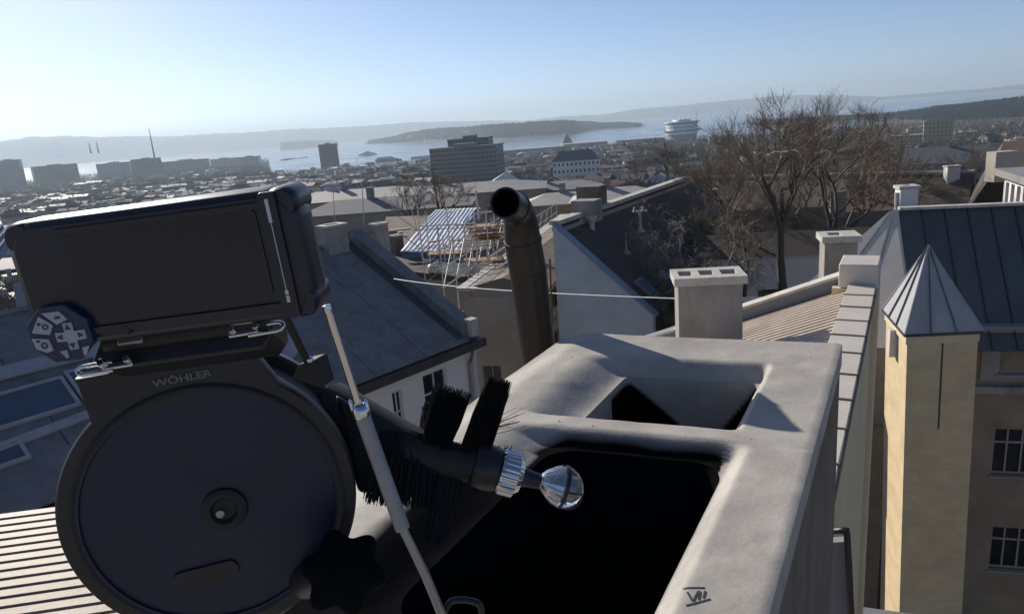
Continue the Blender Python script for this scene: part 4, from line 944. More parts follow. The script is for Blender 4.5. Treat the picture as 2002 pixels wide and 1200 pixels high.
# ================================================================== LANDMARKS
def tower_block(label, x0, x1, ytop, ybase, d, dp, fl, wm, roofm=M_metroof, ang=0, bands=None, name='tower_block', cat='tower block'):
    a = D(x0, ybase, d); b = D(x1, ybase, d); az = math.degrees(math.atan2((a.x + b.x) / 2, (a.y + b.y) / 2)); wd = (b - a).length
    zt_ = D((x0 + x1) / 2, ytop, d).z; g = tz(d); c = azd(az, d + dp / 2, g)
    u = azv(az + 90 + ang); v = V(-u.y, u.x, 0); v = v if v.y > 0 else -v
    T = thing(name, label, cat, tuple(c)); o = c - u * wd / 2 - v * dp / 2 + V(0, 0, -3); H = zt_ - g
    mb = MB(); mb.obox(o, u * wd, v * dp, V(0, 0, H + 3)); build('wall', mb, wm, T)
    mb = MB(); mb.obox(V(o.x, o.y, zt_) - u * .4 - v * .4, u * (wd + .8), v * (dp + .8), V(0, 0, 1)); build('roof', mb, roofm, T)
    mb = MB(); mb.obox(V(o.x, o.y, zt_ + .9) + u * wd * .35 + v * dp * .2, u * wd * .3, v * dp * .5, V(0, 0, 3)); build('plant_room', mb, M_greyw, T)
    n_ = int(H / fl)
    for i in range(n_):
        mb = MB(); z0 = g + H * (i + .35) / n_
        k = max(3, int(wd / (4 if d < 2500 else 11)))
        for j in range(k): mb.obox(V(o.x, o.y, z0) + u * (wd * (j + .12) / k) - v * .06, u * (wd / k * .76), v * .1, V(0, 0, H / n_ * .42))
        k2 = max(2, int(dp / (4 if d < 2500 else 11))); 
        for j in range(k2): 
            for e in (-.06, wd - .04): mb.obox(V(o.x, o.y, z0) + u * e + v * (dp * (j + .12) / k2), u * .1, v * (dp / k2 * .76), V(0, 0, H / n_ * .42))
        build('window_band', mb, M_glass, T)
    return T
tower_block('dark tower block standing alone by the water left of centre', 627, 664, 282, 322, 2050, 45, 4, M_brick)
tower_block('wide dark office block with long window bands in the centre', 851, 985, 288, 352, 760, 38, 4.2, M_greyw, roofm=M_tileroof, ang=14, name='office_block', cat='office block')
off = bpy.context.scene.objects
T = tower_block('low dark rooftop block crowning the central office block', 880, 962, 272, 290, 790, 25, 4, M_greyw, roofm=M_tileroof, ang=14, name='rooftop_block', cat='building')
LB = [(0, 48, 313, 'grey apartment block at the far left edge'), (66, 155, 323, 'brown grey apartment block second from the left'), (196, 262, 318, 'stepped apartment block below the mast'), (262, 322, 310, 'tall apartment block at the foot of the mast'), (324, 414, 313, 'long apartment slab right of the mast'), (416, 470, 310, 'pale apartment slab near the shore'), (474, 514, 306, 'rightmost pale apartment block before the water')]
for i, (x0, x1, yt, lb) in enumerate(LB): tower_block(lb, x0, x1, yt, 350, 3050 + 120 * (i % 3), 60, 7.5, [M_greyw, M_brick, M_greyw, M_brick, M_greyw, M_pale, M_pale][i], ang=[10, -8, 12, 0, 8, -5, 10][i], name='apartment_block', cat='apartment block', roofm=[M_metroof, M_tileroof][i % 2])
# white mansard building
c = D(1145, 345, 520); c.z = tz(520); zt2 = D(1145, 312, 520).z
T = house('mansard_building', 'long white four storey building with a grey mansard roof right of centre', 'building', azd(5.9, 520, D(1145, 348, 520).z - 6), 97, 33, 12, zt2 - D(1145, 348, 520).z + 6, 7, M_white, M_slate, rows_=(4, 11), chim_=2, hip=True, winsize=(1.2, 2.0))
# mast, chimneys, ships
def mast(x, y0, y1, d, label, r=2.0):
    p = D(x, y1, d); q = D(x, y0, d); q = V(p.x, p.y, q.z); mb = MB(); mb.tube([p, q], [r, r * .3], 6); return tag(build('radio_mast', mb, M_metroof, org=tuple(p)), label, 'mast')
mast(304, 250, 318, 2600, 'tall thin pale mast rising above the left apartment blocks', 3.2)
mast(178, 278, 300, 4300, 'left of two faint stacks on the far left shore', 5); mast(193, 277, 300, 4300, 'right of two faint stacks on the far left shore', 5)
mast(700, 305, 335, 1900, 'slim pole by the harbour under the white ship', 1.0)
M_ship = mat('ship_white', (.70, .71, .72), .5, var=.05)
M_shipd = mat('ship_dark', (.06, .07, .10), .5, var=.1)
def ship(label, x0, x1, yb, d, tiers, hullh, hm, mastb=True, wd=16, cat='ship'):
    a = W(x0, yb, -90); dd = math.hypot(a.x, a.y); az0 = math.atan2(a.x, a.y); b = W(x1, yb - .0787 * (x1 - x0), -90); b = V(b.x, b.y, 0).normalized() * dd; a = V(a.x, a.y, 0).normalized() * dd
    u = (b - a).normalized(); v = V(-u.y, u.x, 0); L = (b - a).length; T = thing('ship', label, cat, (a.x, a.y, -90))
    a.z = -90; hw = wd / 2
    def outline(x0, x1, w, pt): return [a + u * x0 - v * w * .8, a + u * (x1 - pt) - v * w, a + u * x1, a + u * (x1 - pt) + v * w, a + u * x0 + v * w * .8]
    mb = MB(); mb.prism([p + V(0, 0, -1) for p in outline(L * .02, L * .97, hw, L * .2)], V(0, 0, hullh + 1)); build('hull', mb, hm, T)
    z = hullh
    for (f0, f1, hh) in tiers:
        mb = MB(); mb.prism([p + V(0, 0, z) for p in outline(L * f0, L * f1, hw * .9, L * .06)], V(0, 0, hh)); build('deck_house', mb, M_ship, T)
        mb = MB(); mb.prism([p + V(0, 0, z + hh * .4) - v * .2 for p in outline(L * f0 + 1, L * f1, hw * .9, L * .06)], V(0, 0, hh * .25)); build('deck_windows', mb, M_shipd, T); z += hh
    if mastb: mb = MB(); mb.tube([a + u * L * .45 + V(0, 0, z), a + u * L * .45 + V(0, 0, z + hullh * 1.2)], hullh * .12, 6); build('ship_mast', mb, M_ship, T)
    return T
ship('grey and white ship under way in the fjord', 700, 738, 305, 3000, [(.15, .85, 4), (.3, .7, 4), (.4, .6, 4)], 6, M_ship)
ship('dark low ferry moored by the quay right of the white ship', 733, 780, 317, 3000, [(.05, .85, 4), (.1, .75, 4)], 7, M_shipd, mastb=False)
ship('small pale ferry beside the central office block', 802, 850, 311, 2500, [(.05, .9, 3.5)], 4, M_ship, mastb=True)
# cruise ship stern: stacked rounded decks
cs = azd(14.0, 2150, -90); T = thing('cruise_ship', 'huge white cruise ship seen end on with overhanging upper decks', 'ship', tuple(cs)); un = azv(104.); vn = azv(14.)
px = 2150 / 1400.
def oval(w, l, z, n=24): return [cs + un * (w * math.cos(2 * math.pi * i / n)) + vn * (l * math.sin(2 * math.pi * i / n)) + V(0, 0, z) for i in range(n)]
zz = lambda y: D(1338, y, 2150).z + 90
for (y0, y1, w, m_, nm) in ((283, 262, 27, M_greyw, 'hull'), (262, 256.5, 29, M_ship, 'hull_band'), (256.5, 254, 33, M_shipd, 'deck_edge'), (254, 249, 28, M_ship, 'deck'), (249, 247.5, 27.6, M_shipd, 'window_row'), (247.5, 242, 28.5, M_ship, 'deck'), (242, 239.5, 30, M_shipd, 'window_row'), (239.5, 237, 31, M_ship, 'top_deck'), (237, 233, 16, M_ship, 'bridge')):
    mb = MB(); mb.prism(oval(w * px, 60, zz(y0)), V(0, 0, zz(y1) - zz(y0))); build(nm, mb, m_, T)
for dx in (-12, -2, 6, 14): mb = MB(); mb.tube([cs + un * dx * px + V(0, 0, zz(234)), cs + un * dx * px + V(0, 0, zz(227 + abs(dx) * .2))], 2.2, 6); build('mast', mb, M_ship, T)
# lighthouse-like harbour tower, quay sheds
c = D(1109, 284, 2100); T = thing('harbour_tower', 'small grey stepped tower at the harbour right of the island', 'tower', (c.x, c.y, -89))
for (w, y0, y1) in ((9, 288, 276), (7, 276, 270), (4, 270, 265), (1.5, 265, 261)):
    mb = MB(); z0 = D(1109, y0, 2100).z; z1 = D(1109, y1, 2100).z; s_ = w * 1.5; mb.box(c.x - s_, c.y - s_, z0, c.x + s_, c.y + s_, z1); build('tier', mb, M_greyw, T)
def quay(label, x0, x1, y, d, h, rm):
    a = D(x0, y, d); b = D(x1, y - .03 * (x1 - x0), d); T = thing('quay_shed', label, 'shed', (a.x, a.y, -89)); g = -91
    mb = MB(); mb.obox(V(a.x, a.y, g), V(b.x - a.x, b.y - a.y, 0), V(0, 60, 0), V(0, 0, a.z - g)); build('wall', mb, M_greyw, T)
    mb = MB(); mb.obox(V(a.x, a.y, a.z), V(b.x - a.x, b.y - a.y, 0), V(0, 62, 0), V(0, 0, 2)); build('roof', mb, rm, T)
quay('long flat pale quay building left of the small harbour tower', 985, 1105, 296, 1900, 8, M_whroof); quay('long flat pale quay building right of the small harbour tower', 1100, 1188, 284, 2000, 8, M_whroof)
quay('low grey harbour hall between the harbour tower and the cruise ship', 1205, 1300, 277, 2100, 8, M_greyw)
# bright villas at right
house('terraced_building', 'bright cream stepped building between trees at the right', 'building', azd(29.2, 900, D(1790, 275, 900).z - 6), 118, 30, 14, 12, 3, M_yell, M_whroof, rows_=(3, 7), chim_=0, flat=True)
house('terraced_building', 'upper cream block with a small dome behind the stepped building', 'building', azd(31.0, 960, D(1830, 262, 960).z - 4), 118, 28, 16, 18, 4, M_yell, M_tileroof, rows_=(4, 7), chim_=1, hip=True)
house('villa', 'yellow villa with grey roof seen through the branches of the big tree', 'house', azd(23.6, 210, D(1600, 345, 210).z - 3), 112, 11, 9, 9, 3.4, M_yell, M_brownroof2, rows_=(2, 4), chim_=2, hip=True)
house('villa', 'pale villa beside the yellow one behind the branches', 'house', azd(25.9, 230, D(1655, 345, 230).z - 3), 105, 12, 9, 8, 3, M_pale, M_tileroof, rows_=(2, 4), chim_=1)
house('large_villa', 'grey roofed villa behind the trees above the tall slender white chimney', 'house', azd(32.5, 260, D(1860, 335, 260).z - 5), 120, 30, 12, 8, 4.5, M_grender, M_slate, rows_=(2, 7), chim_=1)
# tent-like white roofs near the flue mouth
T = thing('church_tent_roof', 'bright white pointed roof just above the mouth of the flue pipe', 'roof', tuple(D(985, 372, 330))); p = D(985, 362, 330); mb = MB(); top = D(990, 335, 330)
mb.add([p + V(-9, -3, 0), p + V(9, -3, 0), p + V(9, 6, 0), p + V(-9, 6, 0), top], [(0, 1, 4), (1, 2, 4), (2, 3, 4), (3, 0, 4)]); build('roof_faces', mb, M_ship, T); mb = MB(); mb.box(p.x - 8.5, p.y - 2.5, p.z - 12, p.x + 8.5, p.y + 5.5, p.z); build('wall', mb, M_pale, T)
T = tag(cloth('satellite_dish', (D(632, 358, 90), D(668, 362, 90), D(664, 378, 90), D(636, 374, 90)), 10, 10, .3, 1, M_ship, 'white wrapped bundle on a pole above the slate roof chimney', 'bundle'))
mb = MB(); mb.tube([D(655, 440, 90), D(648, 318, 90)], .05, 6); tag(build('lamp_pole', mb, M_scaf, org=tuple(D(655, 440, 90))), 'tall thin pole beside the white wrapped bundle', 'pole')
mb = MB(); mb.tube([D(712, 440, 90), D(706, 330, 90)], .06, 6); tag(build('lamp_pole', mb, M_scaf, org=tuple(D(712, 440, 90))), 'second tall thin pole right of the white wrapped bundle', 'pole')
mb = MB(); mb.tube([D(937, 430, 44), D(930, 372, 44)], .07, 6); mb.obox(D(934, 418, 44), V(.9, 0, 0), V(0, .1, 0), V(0, 0, .1)); tag(build('davit_post', mb, M_cap, org=tuple(D(937, 430, 44))), 'cream post with a short foot left of the flue mouth', 'post')

# flat terraces just beyond the scaffold house (pale flat roofs)
for (x, y, d, wd, dp, lb, rm) in ((760, 405, 105, 24, 10, 'long grey flat roofed house behind the tarpaulin', M_greyw), (905, 372, 150, 34, 16, 'long pale flat roofed house left of the flue mouth', M_metroof), (700, 385, 140, 26, 12, 'flat roofed house with brown wall left of the bare courtyard trees', M_whroof), (1085, 368, 160, 20, 10, 'low grey roofed house right of the flue mouth', M_metroof), (1120, 392, 120, 16, 9, 'low pale roofed house above the roof railing', M_whroof), (1205, 385, 110, 13, 9, 'small ochre walled house with a pale ribbed roof above the dark gable roof', M_whroof)):
    p = D(x, y, d); az = math.degrees(math.atan2(p.x, p.y)); g = tz(d); house('flat_roofed_house', lb, 'house', azd(az, d, g), 96 + az * .4, wd, dp, p.z - g, 1.5, M_yell if 'ochre' in lb else M_facade, rm, rows_=(3, int(wd / 3)), chim_=1, flat=False, hip=True)

# ================================================================== TOWN: counted houses and trees
RG = 'houses of the distant town'
kinds = [('town_house', 'dark gabled house in the town', M_pale, M_tileroof, False), ('town_house', 'metal roofed house in the town', M_greyw, M_metroof, False),
         ('flat_roofed_house', 'pale flat roofed block in the town', M_pale, M_whroof, True), ('town_house', 'red roofed house in the town', M_white, M_redroof, False),
         ('flat_roofed_house', 'brown flat roofed block in the town', M_facade, M_whroof, True)]
protos = []
for kk, (nm, lb, wm, rm, fl_) in enumerate(kinds):
    for vnt in range(2):
        T = house(nm, lb, 'house', (0, 0, 0), 90, 15 + vnt * 9, 10 + 2 * vnt, 7 + 2.5 * vnt, 3.4, wm, rm, rows_=(3, 5 + vnt * 2), chim_=1 + vnt, group=RG + ' ' + ['with dark gables', 'with metal roofs', 'with flat roofs', 'with red roofs', 'of brown blocks'][kk], flat=fl_)
        protos.append(T)
def where(az, d):
    a = 'left of the lone tower block' if az < -13.5 else ('between tower block and flue mouth' if az < -1.5 else ('right of the flue mouth' if az < 12 else 'in the woods at right'))
    return ('in the near rows ' if d < 400 else ('in the middle rows ' if d < 1100 else 'in the far rows ')) + a
used = set(); cnt = 0; placed = []
def place_house(az, d, kk=None):
    global cnt
    for (a2, d2) in placed:
        if abs(d - d2) < 22 and abs(R_(az - a2)) * d < 24: return
    placed.append((az, d)); kk = rnd.choice([0, 0, 1, 1, 2, 2, 3, 4, 4]) if kk is None else kk; i = kk * 2 + rnd.randrange(2); T = protos[i]
    if i in used: T = copy_tree(T)
    used.add(i); T['label'] = T['label'].replace(' in the town', ' ' + where(az, d)); T.location = azd(az, d, tz(d) - .5); T.rotation_euler.z = R_(-az * .7 + rnd.choice((0, 90, 12, -15, 20))) ; s = rnd.uniform(.85, 1.25) * (1 + .25 * (d > 900) + .4 * (d > 1500)); T.scale = (s, s, rnd.uniform(.85, 1.1)); cnt += 1
tries = 0
while cnt < 296 and tries < 9000:
    tries += 1; az = rnd.uniform(-37, 37); d = math.exp(rnd.uniform(math.log(115), math.log(1900)))
    if az < -9 and rnd.random() < .6: d = math.exp(rnd.uniform(math.log(500), math.log(2900)))
    if az > 11 and rnd.random() < .72: continue
    if -8 < az < 12 and d < 170: continue
    if d < 150 and az > -9: continue
    if 500 < d < 760 and -4.5 < az < 0: continue
    if d > 2100 and -20 < az < -8: continue
    place_house(az, d)
for i, T in enumerate(protos):
    if i not in used: T.location = azd(-20 + i, 600 + 30 * i, tz(600 + 30 * i))
mb = MB(); r9 = random.Random(77)
for i in range(2600):
    az = r9.uniform(-38, 38); d = math.exp(r9.uniform(math.log(300), math.log(2400)))
    if az < -12 and r9.random() < .5: d = r9.uniform(900, 3000)
    if az > 12 and r9.random() < .75: continue
    if 480 < d < 800 and -5 < az < 8: continue
    if d > 2050 and az > -20: continue
    c = azd(az, d, tz(d) - 2); th = R_(r9.choice((10, 25, -30, 60, 0))); u = V(math.cos(th), math.sin(th), 0); v = V(-u.y, u.x, 0); L_, W2, H_ = r9.uniform(10, 26), r9.uniform(8, 13), r9.uniform(6, 15)
    o = c - u * L_ / 2 - v * W2 / 2; mb.cur = r9.choice((0, 0, 1, 2)); mb.obox(o, u * L_, v * W2, V(0, 0, H_)); q = o + V(0, 0, H_); mb.cur = r9.choice((3, 3, 3, 3, 4, 5)); h = r9.uniform(1.5, 4)
    mb.add([q - v * .4, q + u * L_ - v * .4, q + u * L_ + v * (W2 + .4), q + v * (W2 + .4), q + v * W2 / 2 + V(0, 0, h), q + u * L_ + v * W2 / 2 + V(0, 0, h)], [(0, 1, 5, 4), (2, 3, 4, 5), (1, 2, 5), (3, 0, 4)])
    mb.cur = 6
    for k in range(int(L_ / 3.5)):
        for f in range(int(H_ / 3.4)):
            mb.obox(o + u * (k * 3.5 + 1.2) - v * .05 + V(0, 0, 2.6 + f * 3.3), u * 1.1, v * .06, V(0, 0, 1.6)) if d < 900 else None
    mb.cur = 1; mb.obox(q + u * L_ * .4 + v * W2 * .45 + V(0, 0, h * .6), u * 1.1, v * .9, V(0, 0, 2.2))
tag(build('town_houses', mb, [M_facade, M_greyw, M_pale, M_tileroof, M_whroof, M_redroof, M_glass]), 'dense carpet of small roofs and facades filling the town between the counted houses', 'houses', kind='stuff')
tries = 0
while n_ft < 290 and tries < 6000:
    tries += 1; az = rnd.uniform(-37, 37); d = math.exp(rnd.uniform(math.log(90), math.log(1100)))
    if az < 5 and rnd.random() < .45: continue
    if az > 10 and rnd.random() < .5: d = rnd.uniform(88, 260)
    if d < 130 and -14 < az < 3: continue
    if d < 160 and 3 < az < 12: d += 60
    far_tree(azd(az, d, tz(d) - .3), rnd.uniform(.75, 1.35) * (1.15 if az > 6 else .9), 'bare brown tree ' + where(az, d))
# far woods merged: one stuff object of twig clumps
wr = np.random.RandomState(5)
def woods(name, n, azr, dr, hr_, azbias=0, m=None):
    V_ = np.zeros((n * 3 * 6, 3)); az = np.radians(wr.uniform(*azr, n)); d = np.exp(wr.uniform(math.log(dr[0]), math.log(dr[1]), n))
    z = np.array([tz(x) for x in d]); k = 0; tris = []
    X = np.sin(az) * d; Y = np.cos(az) * d; H = wr.uniform(*hr_, n)
    for j in range(6):
        a = wr.uniform(0, 6.28, n); r0 = wr.uniform(0, .35, n) * H; h0 = wr.uniform(0, .7, n) * H; l = H * wr.uniform(.2, .4, n); wd = H * .035
        bx_ = X + np.cos(a) * r0; by = Y + np.sin(a) * r0; sx_ = -np.sin(a + 1) * wd; sy = np.cos(a + 1) * wd
        P = np.stack([np.stack([bx_ - sx_, by - sy, z + h0], 1), np.stack([bx_ + sx_, by + sy, z + h0], 1), np.stack([bx_ + np.cos(a) * l * .5, by + np.sin(a) * l * .5, z + h0 + l], 1)], 1)
        V_[j * n * 3:(j + 1) * n * 3] = P.reshape(-1, 3)
    me = bpy.data.meshes.new(name); N3_ = len(V_); me.vertices.add(N3_); me.vertices.foreach_set('co', V_.ravel()); me.loops.add(N3_); me.loops.foreach_set('vertex_index', np.arange(N3_)); me.polygons.add(N3_ // 3)
    me.polygons.foreach_set('loop_start', np.arange(0, N3_, 3)); me.polygons.foreach_set('loop_total', np.full(N3_ // 3, 3)); me.materials.append(m or M_twigf); me.update(); me.validate()
    o = link(bpy.data.objects.new(name, me)); return o
tag(woods('left_town_shrubs', 48000, (-38, 10), (140, 2400), (4, 9)), 'brown bare shrubs and tree tops between the town houses', 'shrubs', kind='stuff')
tag(woods('right_woods', 60000, (6, 40), (105, 2300), (7, 15)), 'dense brown bare woods across the right of the town', 'woods', kind='stuff')
tag(woods('left_near_woods', 30000, (-38, -12), (170, 800), (4, 9)), 'brown bare bushes among the nearer roofs of the left town', 'shrubs', kind='stuff')
tag(woods('quay_woods', 3000, (-6, 9), (500, 1500), (8, 14)), 'brown bare trees round the white mansard building', 'woods', kind='stuff')

tag(woods('left_shore_woods', 16000, (-38, -17.5), (1800, 4200), (10, 20)), 'brown bare woods along the far left shore', 'woods', kind='stuff')
def land_woods(name, key, n, hr_, label):
    rows = SURF[key]; r_ = random.Random(3); mb = MB(); V_ = []; F_ = []
    for i in range(n):
        a = r_.randrange(1, 8); b = r_.randrange(2, len(rows[0]) - 3); u, v = r_.random(), r_.random()
        p = rows[a][b].lerp(rows[a][b + 1], u).lerp(rows[a + 1][b].lerp(rows[a + 1][b + 1], u), v)
        if p.z < -88: continue
        h = r_.uniform(*hr_); w2 = h * r_.uniform(.2, .45); an = r_.uniform(0, 3.14); k = len(V_)
        for q in range(3):
            A = an + q * 1.05; dx, dy = math.cos(A) * w2, math.sin(A) * w2
            V_ += [(p.x - dx, p.y - dy, p.z + h * .1), (p.x + dx, p.y + dy, p.z + h * .1), (p.x + dx * .6, p.y + dy * .6, p.z + h * .7), (p.x, p.y, p.z + h), (p.x - dx * .7, p.y - dy * .7, p.z + h * .6)]; F_.append(tuple(range(k + q * 5, k + q * 5 + 5)))
    mb.v = V_; mb.f = F_; mb.mi = [0] * len(F_)
    tag(build(name, mb, M_hill), label, 'woods', kind='stuff')
land_woods('headland_woods', 'right_headland', 9000, (9, 20), 'dark woods covering the headland at the right')
land_woods('island_woods', 'fjord_island', 5000, (12, 24), 'dark woods covering the long fjord island')
# ================================================================== NEAR TREES
g0 = -24
def tl(x, y, d): p = D(x, y, d); return V(p.x, p.y, 0)
NT = [  # base px, base y, top px, top y, distance, seed, trunk radius, spread, lean, label
 (1535, 600, 1540, 166, 40, 21, .26, .36, 0, 'big bare many stemmed tree rising highest against the fjord'),
 (1618, 560, 1640, 162, 46, 34, .24, .36, 0, 'tall bare tree with a forked trunk right of the highest one'),
 (1480, 590, 1440, 205, 43, 55, .20, .40, -.22, 'slimmer bare tree leaning left of the highest one'),
 (1590, 570, 1575, 215, 52, 61, .18, .42, .1, 'bare tree standing between the two tallest trunks'),
 (1690, 520, 1705, 190, 58, 66, .20, .42, .05, 'rightmost of the tall bare trees near the flagpole'),
 (1420, 560, 1400, 262, 50, 68, .16, .48, -.1, 'lower bare tree in front of the brown roofed house'),
 (1455, 600, 1450, 330, 39, 71, .13, .5, .1, 'short bare tree just behind the wide grey chimney'),
 (1745, 470, 1760, 235, 64, 72, .15, .48, 0, 'bare tree above the small white corner chimney'),
 (1900, 430, 1905, 268, 74, 73, .15, .5, 0, 'bare tree left of the bay window house'),
 (1560, 520, 1500, 250, 56, 74, .16, .5, -.1, 'bare tree behind the two tallest trunks')]
for (bx0, by0, tx0, ty0, d, sd, rr0, spd, ln, lb) in NT:
    p = tl(bx0, 560, d); zb = D(bx0, by0, d).z
    tree(lb, V(p.x, p.y, zb), D(tx0, ty0, d).z - zb, rr0, sd, levels=6, spread=spd * 1.3, nb=(3, 3), twig_n=3, first=.24, minr=.0065, up=.32, lean=(ln, 0), ratio=.74)
p = tl(1370, 600, 36); zb = D(1370, 640, 36).z; tree('bushy pale twigged tree with drooping branches in front of the dark gable roof', V(p.x, p.y, zb), D(1360, 375, 36).z - zb, .16, 77, levels=6, spread=.8, nb=(3, 4), twig_n=1, first=.3, minr=.011, up=.1, sag=.4, barkm=M_bark2, twigm=M_bark2, ratio=.78)
p = tl(1310, 580, 37); zb = D(1310, 650, 37).z; tree('smaller pale twigged tree beside the skylights of the gable house', V(p.x, p.y, zb), D(1320, 470, 37).z - zb, .10, 78, levels=5, spread=.8, nb=(3, 4), twig_n=2, first=.3, minr=.010, up=.1, sag=.4, barkm=M_bark2, twigm=M_bark2, ratio=.78)
for (x, yb, yt, d, sd, lb) in ((805, 425, 325, 82, 101, 'left of two dark bare trees behind the tarpaulin'), (862, 420, 322, 84, 102, 'right of two dark bare trees behind the tarpaulin'), (1235, 375, 272, 120, 103, 'bare tree behind the ridge of the dark gable roof'), (1710, 430, 205, 75, 104, 'bare tree behind the flagpole'), (1420, 400, 240, 90, 105, 'bare tree left behind the highest tree'), (1300, 370, 262, 105, 106, 'spreading bare tree above the ridge end of the dark roof'), (1560, 400, 220, 95, 107, 'bare tree in front of the yellow villa')):
    p = tl(x, yb, d); zb = D(x, yb, d).z - 3; tree(lb, V(p.x, p.y, zb), D(x, yt, d).z - zb, .2, sd, levels=5, spread=.5, nb=(2, 4), twig_n=2, first=.25, minr=.016 if d < 100 else .02, up=.25)

# ================================================================== INSPECTION DEVICE
def frame_at(x, y, dist, yaw=0, pitch=0, roll=0, upright=False):
    o = L3(x, y, dist)
    if upright:
        n_ = -V(o.x, o.y, 0).normalized(); X = ZUP.cross(n_).normalized(); Y = ZUP.copy()
    else: X, Y, n_ = CX.copy(), CY.copy(), -cF
    M3 = Matrix((X, Y, n_)).transposed()
    M3 = M3 @ Matrix.Rotation(R_(yaw), 3, 'Y') @ Matrix.Rotation(R_(pitch), 3, 'X') @ Matrix.Rotation(R_(roll), 3, 'Z')
    M4 = M3.to_4x4(); M4.translation = o; return M4
def rrect(w, h, r, n=8, z=0, cx=0, cy=0):
    pts = []
    for (sx, sy, a0) in ((1, 1, 0), (-1, 1, 90), (-1, -1, 180), (1, -1, 270)):
        for i in range(n + 1):
            a = R_(a0 + 90 * i / n); pts.append(V(cx + sx * (w / 2 - r) + r * math.cos(a), cy + sy * (h / 2 - r) + r * math.sin(a), z))
    return pts
def text_mesh(s, size, depth=.0006):
    cu = bpy.data.curves.new('t', 'FONT'); cu.body = s; cu.size = size; cu.align_x = 'CENTER'; cu.align_y = 'CENTER'; cu.extrude = depth; cu.offset = size * .03
    o = bpy.data.objects.new('t', cu); link(o); bpy.context.view_layer.update(); dg = bpy.context.evaluated_depsgraph_get()
    me = bpy.data.meshes.new_from_object(o.evaluated_get(dg)); bpy.data.objects.remove(o); bpy.data.curves.remove(cu); return me
def loft(rings): 
    mb = MB(); mb.grid([r + [r[0]] for r in rings]); mb.poly(rings[-1]); mb.poly(rings[0][::-1]); return mb

# --- monitor: 1 px = dist/1400 m
DM = .70; pxm = DM * .90 / 1400
mon = thing('inspection_monitor', 'dark rugged monitor with grey arrow keys mounted above the cable reel', 'monitor', mat4=frame_at(317, 530, DM, pitch=16, roll=7.6))
w_, h_ = 582 * pxm, 262 * pxm
body = loft([rrect(w_ * .93, h_ * .86, .022, z=-.048), rrect(w_ * .985, h_ * .96, .026, z=-.040), rrect(w_, h_, .028, z=-.026), rrect(w_ * .998, h_ * .995, .028, z=-.016), rrect(w_ * .99, h_ * .98, .027, z=-.007), rrect(w_ * .975, h_ * .95, .026, z=-.001), rrect(w_ * .93, h_ * .87, .022, z=.002)])
build('housing', body, M_shell, mon, smooth=50)
for (sx, sy) in ((-1, 1), (1, 1), (-1, -1), (1, -1)):
    cx_, cy_ = sx * (w_ / 2 - .0152), sy * (h_ / 2 - .0152)
    r_ = lambda k, z: [V(cx_ + p.x, cy_ + p.y, z) for p in rrect(.028 * k, .028 * k, .012 * k)]
    build('corner_bumper', loft([r_(.9, -.052), r_(1, -.045), r_(1.02, -.012), r_(.97, -.002), r_(.8, .0012)]), M_shell, mon, smooth=50)
scx = .010; mb = loft([rrect(w_ * .64, h_ * .66, .006, z=.0022, cx=scx, cy=.004), rrect(w_ * .64, h_ * .66, .006, z=.0034, cx=scx, cy=.004)]); build('screen', mb, M_screen, mon)
# raised bezel lips
for (cy_, hh) in ((h_ * .385, .0035), (-h_ * .375, .004)):
    build('bezel_bar', loft([rrect(w_ * .72, hh * 2, .002, z=.001, cx=.012, cy=cy_), rrect(w_ * .715, hh * 1.5, .002, z=.0055, cx=.012, cy=cy_)]), M_shell, mon, smooth=40)
# printed scale at the right of the screen
mb = MB(); X0 = w_ * .405
mb.obox((X0, -.030, .0058), (.0007, 0, 0), (0, .060, 0), (0, 0, .0004))
for yy, hh in ((.030, .016), (.046, .004), (-.034, .004), (-.041, .006)): mb.obox((X0 - .0012, yy, .0058), (.003, 0, 0), (0, hh, 0), (0, 0, .0004))
build('printed_scale', mb, M_printw, mon); build('scale_strip', loft([rrect(.016, .112, .004, z=.001, cx=X0), rrect(.015, .111, .004, z=.0056, cx=X0)]), M_shell, mon)
# keypad
kx, ky = -w_ * .382, -h_ * .355; KR = 66 * pxm
octo = [V(kx + KR * math.cos(R_(22.5 + 45 * i)), ky + KR * .95 * math.sin(R_(22.5 + 45 * i)), .001) for i in range(8)]
mb = MB(); mb.prism(octo, (0, 0, .009)); build('keypad', mb, M_keyblue, mon, bevel=.0015)
def key(pts, lab=None):
    mb = MB(); mb.prism([V(kx + x * KR, ky + y * KR, .0095) for x, y in pts], (0, 0, .0022)); return build('key', mb, M_key, mon, bevel=.0005)
crossp = [(.18, .50), (.46, .50), (.46, .22), (.78, .24), (.78, -.05), (.46, -.07), (.46, -.34), (.18, -.34), (.18, -.07), (-.12, -.05), (-.12, .24), (.18, .22)]
crossp = [(x + .02, y - .18) for x, y in crossp]; key(crossp)
key([(-.30, .10), (-.02, .20), (.02, .52), (-.40, .62)] if False else [(-.78, .14), (-.42, .62), (-.08, .30), (-.26, .02)])
key([(-.32, .70), (.22, .70), (.40, .42), (.04, .30), (-.02, .36)])
key([(-.84, -.02), (-.34, -.10), (-.30, -.46), (-.50, -.52), (-.80, -.36)])
key([(-.12, -.52), (.10, -.50), (.10, -.74), (.02, -.76)]); key([(.58, -.48), (.80, -.46), (.64, -.72), (.56, -.76)])
def tri(cx_, cy_, dx, dy, s=.085):
    px_, py_ = -dy, dx; return [V(kx + (cx_ + dx * s) * KR, ky + (cy_ + dy * s) * KR, .0122), V(kx + (cx_ - dx * s + px_ * s) * KR, ky + (cy_ - dy * s + py_ * s) * KR, .0122), V(kx + (cx_ - dx * s - px_ * s) * KR, ky + (cy_ - dy * s - py_ * s) * KR, .0122)]
ic = MB()
for c_ in ((.34, .20, 0, 1), (.34, -.40, 0, -1), (.02, -.09, -1, 0), (.68, -.09, 1, 0)): ic.prism(tri(*c_), (0, 0, .0003))
